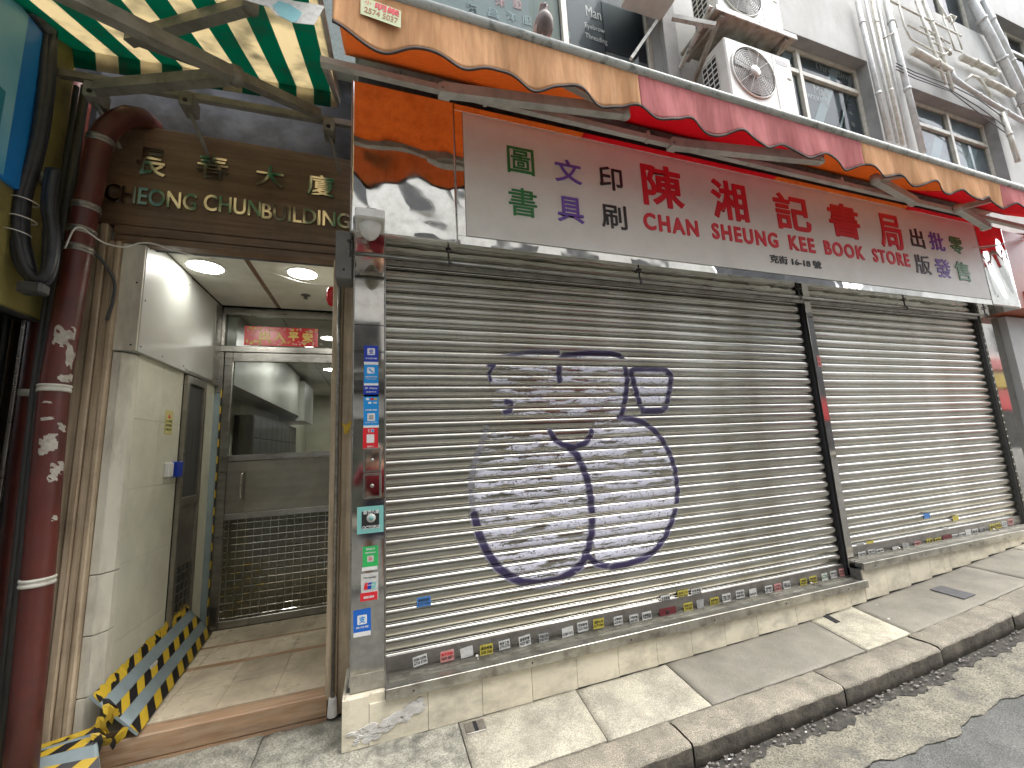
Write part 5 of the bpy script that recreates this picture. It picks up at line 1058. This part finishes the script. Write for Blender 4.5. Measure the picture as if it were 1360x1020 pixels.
pipe([(1205,33),(1228,45),(1240,52)],.014,'pipe_cream','short thin pipe inside the upper tangle'); pipe([(1211,67),(1222,72),(1262,95)],.06,'pipe_cream','fat pale stub pipe with a closed end in the tangle'); pipe([(1262,92),(1265,104),(1280,114),(1318,138),(1362,163)],.04,'pipe','bent pipe running down right from the fat stub')
pipe([(1277,76),(1301,86),(1325,98)],.055,'pipe_cream','fat pale horizontal pipe right of the tangle'); pipe([(1306,107),(1326,115),(1345,126)],.055,'pipe_cream','second fat pale pipe below the first one at the right'); pipe([(1283,107),(1290,100),(1300,104),(1312,120),(1322,140)],.022,'pipe_cream','arched pipe loop in the lower tangle')
pipe([(1216,0),(1230,40),(1243,75),(1256,112)],.022,'pipe_cream','upright pale pipe crossing the tangle'); pipe([(1226,0),(1243,45),(1255,85),(1265,120)],.03,'pipe_cream','thicker upright pipe crossing the tangle'); pipe([(1236,45),(1250,50),(1262,72),(1255,64),(1240,57)],.014,'pipe_cream','small looped pipe at the centre of the tangle')
pipe([(1252,22),(1262,48),(1268,66),(1279,70)],.012,'pipe_cream','thin upright pipe with a foot at the right of the tangle'); pipe([(1262,22),(1272,48),(1278,66)],.012,'pipe_cream','second thin upright pipe right of the tangle'); pipe([(1180,2),(1187,20),(1191,38)],.014,'pipe_cream','thin upright pipe at the top left of the tangle'); pipe([(1254,25),(1262,20),(1268,24),(1264,32)],.018,'pipe_cream','small valve loop at the top of the tangle')
pipe([(1245,0),(1256,20),(1262,30)],.016,'pipe_cream','thin pipe dropping from the top edge to the valve'); pipe([(1222,35),(1240,44),(1262,58)],.012,'pipe_cream','thin cross pipe beneath the sloping one'); pipe([(1240,90),(1252,96),(1262,100)],.012,'pipe_cream','short thin pipe beneath the fat stub'); pipe([(1320,132),(1335,150),(1345,190),(1350,215)],.02,'pipe','thin pipe curving down past the picture window')
for k,(a,b,c) in enumerate(((88,113,140),(92,119,150),(96,121,158))): pipe([(1190,a-4),(1215,a+8),(1262,b),(1300,c-8),(1335,c+18)],.008,'pipe_dark',('highest','middle','lowest')[k]+' thin dark cable sagging above the picture window','wall_cable',joints=False,grp='cables on the upper wall')
pipe([(1172,52),(1192,40)],.012,'bracket','small rusty stub crossing the thick pipe',joints=False)
# ================================================================ PIGEON
pg=thing('pigeon','grey brown pigeon perched on the awning bar before the tailor window','pigeon',(.97,-.73,3.985))
bc=at(722,44,y=-.74); zb=rz(bc.x)+.024
pm_=mat('pigeon_feathers',(.20,.165,.15),(.13,.105,.10),rough=.7,scale=30); 
bm=bmesh.new()
sk=[((0,.03,.035),.035),((0,.0,.075),.058),((0,-.012,.125),.050),((0,-.01,.165),.026),((0,-.012,.195),.024),((0,-.018,.212),.018)]
prof=[]
mb=MB(); n=20; vs=[];fs=[]
keys=[(.03,.004,.02),(.022,.032,.035),(.008,.052,.06),(.0,.058,.085),(-.008,.055,.115),(-.012,.043,.140),(-.012,.028,.162),(-.012,.023,.178),(-.016,.026,.195),(-.020,.024,.210),(-.020,.014,.222),(-.020,.002,.226)]
for (yy,r,z) in keys:
    for q in range(n): a=2*PI*q/n; vs.append((bc.x+r*math.cos(a),-.745+yy+r*1.05*math.sin(a),zb+z))
for i in range(len(keys)-1):
    for q in range(n): a=i*n+q;b=i*n+(q+1)%n; fs.append((a,b,b+n,a+n))
fs.append(tuple(range(n))[::-1]); fs.append(tuple((len(keys)-1)*n+q for q in range(n)))
mb.add(vs,fs,True).build('body',pm_,pg)
MB().add([(bc.x-.02,-.72,zb+.05),(bc.x+.02,-.72,zb+.05),(bc.x+.028,-.66,zb-.03),(bc.x-.028,-.66,zb-.03),(bc.x,-.70,zb+.06),(bc.x,-.655,zb-.02)],[(0,4,5,3),(4,1,2,5),(0,3,2,1)]).build('tail',pm_,pg)
for s in (-1,1):
    MB().add([(bc.x+s*.045,-.755,zb+.13),(bc.x+s*.062,-.735,zb+.10),(bc.x+s*.058,-.70,zb+.05),(bc.x+s*.03,-.68,zb+.01),(bc.x+s*.05,-.765,zb+.06)],[(0,1,2,4),(4,2,3)]).build('wing',mat('wing_grey',(.28,.25,.235),rough=.7) if s<0 else bpy.data.materials['wing_grey'],pg)
    MB().tube([(bc.x+s*.018,-.745,zb+.03),(bc.x+s*.02,-.75,zb+.0)],.004,6).tube([(bc.x+s*.02,-.75,zb+.002),(bc.x+s*.024,-.775,zb-.002)],.003,5).build('leg',M['stk_pink'],pg)
    MB().lathe((bc.x+s*.021,-.778,zb+.20),(s,-.4,0),[(0,.0045),(.002,.004),(.003,0)],8).build('eye',M['redgloss'],pg)
MB().tube([(bc.x,-.785,zb+.197),(bc.x+.004,-.805,zb+.19)],.006,6,r2=.001).build('beak',M['post'],pg)
# ================================================================ RIGHT NEIGHBOUR
rn=thing('grey_shopfront','closed pale grey shopfront panel at the right edge beyond the steel pillar','shopfront',(8.5,0,0))
gp=mat('grey_panel',(.42,.42,.41),(.38,.38,.37),rough=.5,scale=2,dirt=(.25,.24,.22),damt=.4)
bx('panel',gp,rn,7.43,9.2,.02,.35,.30,2.875,.003); bx('panel',gp,rn,9.21,12.5,.02,.35,.4,2.875,.003)
for k in range(3): text('print','▼',M['pay_red'],rn,(7.95+k*.16,.018,1.93),UX,UZ,.05,.06,depth=.001)
rs=thing('orange_shop_sign','orange sign box of the next shop at the right edge','sign',(8,-.2,2.9)); bx('box',mat('orange_box',(.48,.11,.035),(.38,.075,.025),rough=.35,scale=2),rs,7.19,12,-.18,.29,2.9,3.9,.004); bx('red_band',M['redgloss'],rs,7.4,12,-.19,-.181,2.92,3.12,0)
tag(MB().box(-.2,.2,0,.1,0,.1).build('x',None),None) if False else None
wr=thing('white_wire','white wire stretching from the sign corner past the right edge','wire',(7,-.3,3.8)); MB().tube([pt(1292,329,-.25),pt(1325,325,-.25),pt(1375,314,-.25)],.006,6).build('wire',M['white_cable'],wr)
# ================================================================ ACROSS THE STREET (seen only as reflections)
opw=mat('opposite_wall',(.78,.77,.72),(.7,.69,.64),rough=.8,scale=1)
op=thing('opposite_building','pale tenement across the street','building',(2,-9,0))
bx('wall',opw,op,-12,12,-10.5,-9,4.2,13,0); bx('podium',mat('opposite_podium',(.2,.195,.165),(.14,.135,.11),rough=.8,scale=1.5),op,-12,12,-10.5,-8.99,0,4.19,0)
for fl in range(4):
    for k in range(9):
        x=-11+k*2.4; z=3.9+fl*2.6
        MB().box(x,x+1.5,-9.0,-8.985,z,z+1.4).build('window',M['post'],op); MB().box(x-.05,x+1.55,-9.0,-8.93,z-.08,z-.005).build('window_sill',M['wall'],op)
sh_=mat('opposite_shutter',(.16,.17,.14),(.10,.11,.09),rough=.5,scale=3)
for k in range(7):
    x=-11+k*3.1; mid=2<=k<=4
    if mid:
        for q in range(22): MB().box(x,x+2.95,-9.0,-8.95-.02*(q%2),.1+q*.11,.205+q*.11).build('shutter_slat',sh_,op)
        MB().box(x,x+3.1,-9.0,-8.85,2.55,3.2,.01).build('shop_sign',M['stk_white'],op); MB().box(x,x+3.1,-9.0,-8.6,3.25,3.55,.01).build('canopy',M['post'],op)
    else: bx('shop_front',M['dark'] if k%2 else M['door'],op,x,x+2.9,-9.0,-8.95,.0,2.5,0); bx('shop_sign',M[('pay_red','stk_yellow','','','','pay_red','pay_navy')[k]],op,x,x+2.9,-9.0,-8.7,2.6,3.2,.01)
op3=thing('dark_opposite_building','narrow dark building between two gaps across the street','building',(17,-9,0)); bx('wall',mat('dark_wall',(.10,.10,.105),(.06,.06,.065),rough=.7,scale=1),op3,15.6,19.5,-12,-9,0,13,0); bx('shop_sign',M['pay_red'],op3,15.6,17.5,-9,-8.7,2.0,2.9,.01)
op2=thing('far_opposite_building','grey block farther along the street opposite','building',(20,-10,0)); bx('wall',opw,op2,26,60,-12,-9.5,0,11,0); bx('shop_sign',M['pay_red'],op2,26,60,-9.5,-9.3,2.2,3.3,.01); bx('shop_sign',M['yellow_tape'],op2,27,60,-9.5,-9.25,3.4,4.2,.01); bx('shop_front',M['post'],op2,26,60,-9.5,-9.45,0,2.1,0)
for k in range(12): bx('window',M['post'],op2,27+k*3,28.6+k*3,-9.5,-9.47,5.5,7,0)
bx('shop_sign',M['redgloss'],op2,27,60,-9.48,-9.2,4.4,5.0,.01)
# ---- the photographer, seen only mirrored in the steel
pe=thing('person','person in a red jacket and dark checked skirt holding up a phone','person',(0,-3.05,gz(0)-.11))
def skinbody(name,verts,edges,m_,sub=2):
    me=bpy.data.meshes.new(name); o0=world_org(pe); me.from_pydata([tuple(Vector(v[:3])-o0) for v in verts],[],[]) if False else me.from_pydata([tuple(Vector(v[:3])-o0) for v in verts],edges,[])
    o=link(name,me,pe,o0); md=o.modifiers.new('skin','SKIN'); 
    for i,v in enumerate(me.skin_vertices[0].data): v.radius=(verts[i][3],verts[i][4] if len(verts[i])>4 else verts[i][3]); v.use_root=(i==0)
    s=o.modifiers.new('sub','SUBSURF'); s.levels=sub; s.render_levels=sub; me.materials.append(m_); o.data.polygons.foreach_set('use_smooth',[True]*len(me.polygons)); md.use_smooth_shade=True; return o
zb_=-.1; X0=.0; Y0=-3.05
skin_=mat('skin',(.48,.29,.2),rough=.5)
bodyv=[(X0,Y0,.93,.15,.11),(X0,Y0,1.15,.13,.10),(X0,Y0,1.36,.15,.10),(X0,Y0,1.44,.07,.07),(X0,Y0,1.52,.05,.055),(X0,Y0+.01,1.60,.075,.085),(X0,Y0+.01,1.68,.07,.08),
 (X0-.17,Y0,1.37,.055),(X0-.27,Y0+.06,1.18,.045),(X0-.12,Y0+.33,1.42,.035),(X0-.085,Y0+.40,1.50,.03),(X0+.17,Y0,1.37,.055),(X0+.27,Y0+.06,1.18,.045),(X0+.12,Y0+.33,1.42,.035),(X0+.085,Y0+.40,1.50,.03),
 (X0-.09,Y0,.80,.09),(X0-.10,Y0,.45,.055),(X0-.11,Y0-.02,.0,.04),(X0-.11,Y0+.12,-.06,.035),(X0+.09,Y0,.80,.09),(X0+.10,Y0,.45,.055),(X0+.11,Y0-.02,.0,.04),(X0+.11,Y0+.12,-.06,.035)]
bodye=[(0,1),(1,2),(2,3),(3,4),(4,5),(5,6),(2,7),(7,8),(8,9),(9,10),(2,11),(11,12),(12,13),(13,14),(0,15),(15,16),(16,17),(17,18),(0,19),(19,20),(20,21),(21,22)]
skinbody('body',bodyv,bodye,skin_)
jk=mat('red_jacket',(.30,.012,.03),(.2,.008,.02),rough=.6,scale=6)
skinbody('jacket',[(X0,Y0,.98,.17,.13),(X0,Y0,1.15,.15,.12),(X0,Y0,1.36,.165,.115),(X0,Y0,1.45,.075,.075),(X0-.17,Y0,1.37,.07),(X0-.27,Y0+.06,1.18,.058),(X0-.135,Y0+.31,1.40,.045),(X0+.17,Y0,1.37,.07),(X0+.27,Y0+.06,1.18,.058),(X0+.135,Y0+.31,1.40,.045)],[(0,1),(1,2),(2,3),(2,4),(4,5),(5,6),(2,7),(7,8),(8,9)],jk)
MB().lathe((X0,Y0,.52),(0,0,1),[(0,.23),(.2,.21),(.4,.18),(.47,.165)],28).build('skirt',mat('checked_skirt',(.03,.035,.06),(.3,.3,.32),rough=.8,scale=9,stretch=(.2,.2,1),contrast=(.55,.6)),pe)
skinbody('hair',[(X0,Y0-.035,1.72,.085,.08),(X0,Y0-.05,1.63,.085,.07),(X0,Y0-.06,1.53,.06,.05)],[(0,1),(1,2)],M['black'])
for s in (-1,1):
    for k in range(4): MB().tube([(X0+s*.085,Y0+.40,1.50+.018*k-.02),(X0+s*.085,Y0+.425,1.505+.018*k-.02),(X0+s*.065,Y0+.437,1.505+.018*k-.02)],.008,6,r2=.006).build('finger',skin_,pe)
    MB().tube([(X0+s*.08,Y0+.395,1.50),(X0+s*.06,Y0+.405,1.53)],.009,6).build('thumb',skin_,pe); MB().lathe((X0+s*.03,Y0+.085,1.655),(0,1,0),[(0,.012),(.004,.008),(.006,0)],8).build('eye',M['black'],pe)
MB().tube([(X0,Y0+.08,1.65),(X0,Y0+.108,1.615)],.01,6).build('nose',skin_,pe); MB().box(X0-.022,X0+.022,Y0+.083,Y0+.09,1.575,1.583,.002).build('mouth',M['stk_maroon'],pe)
ph=thing('phone','dark phone held up in both hands by the person in red','phone',(0,-2.63,1.52)); MB().box(-.078,.078,-2.634,-2.625,1.49,1.585,.003).build('case',M['black'],ph)
flush_text()
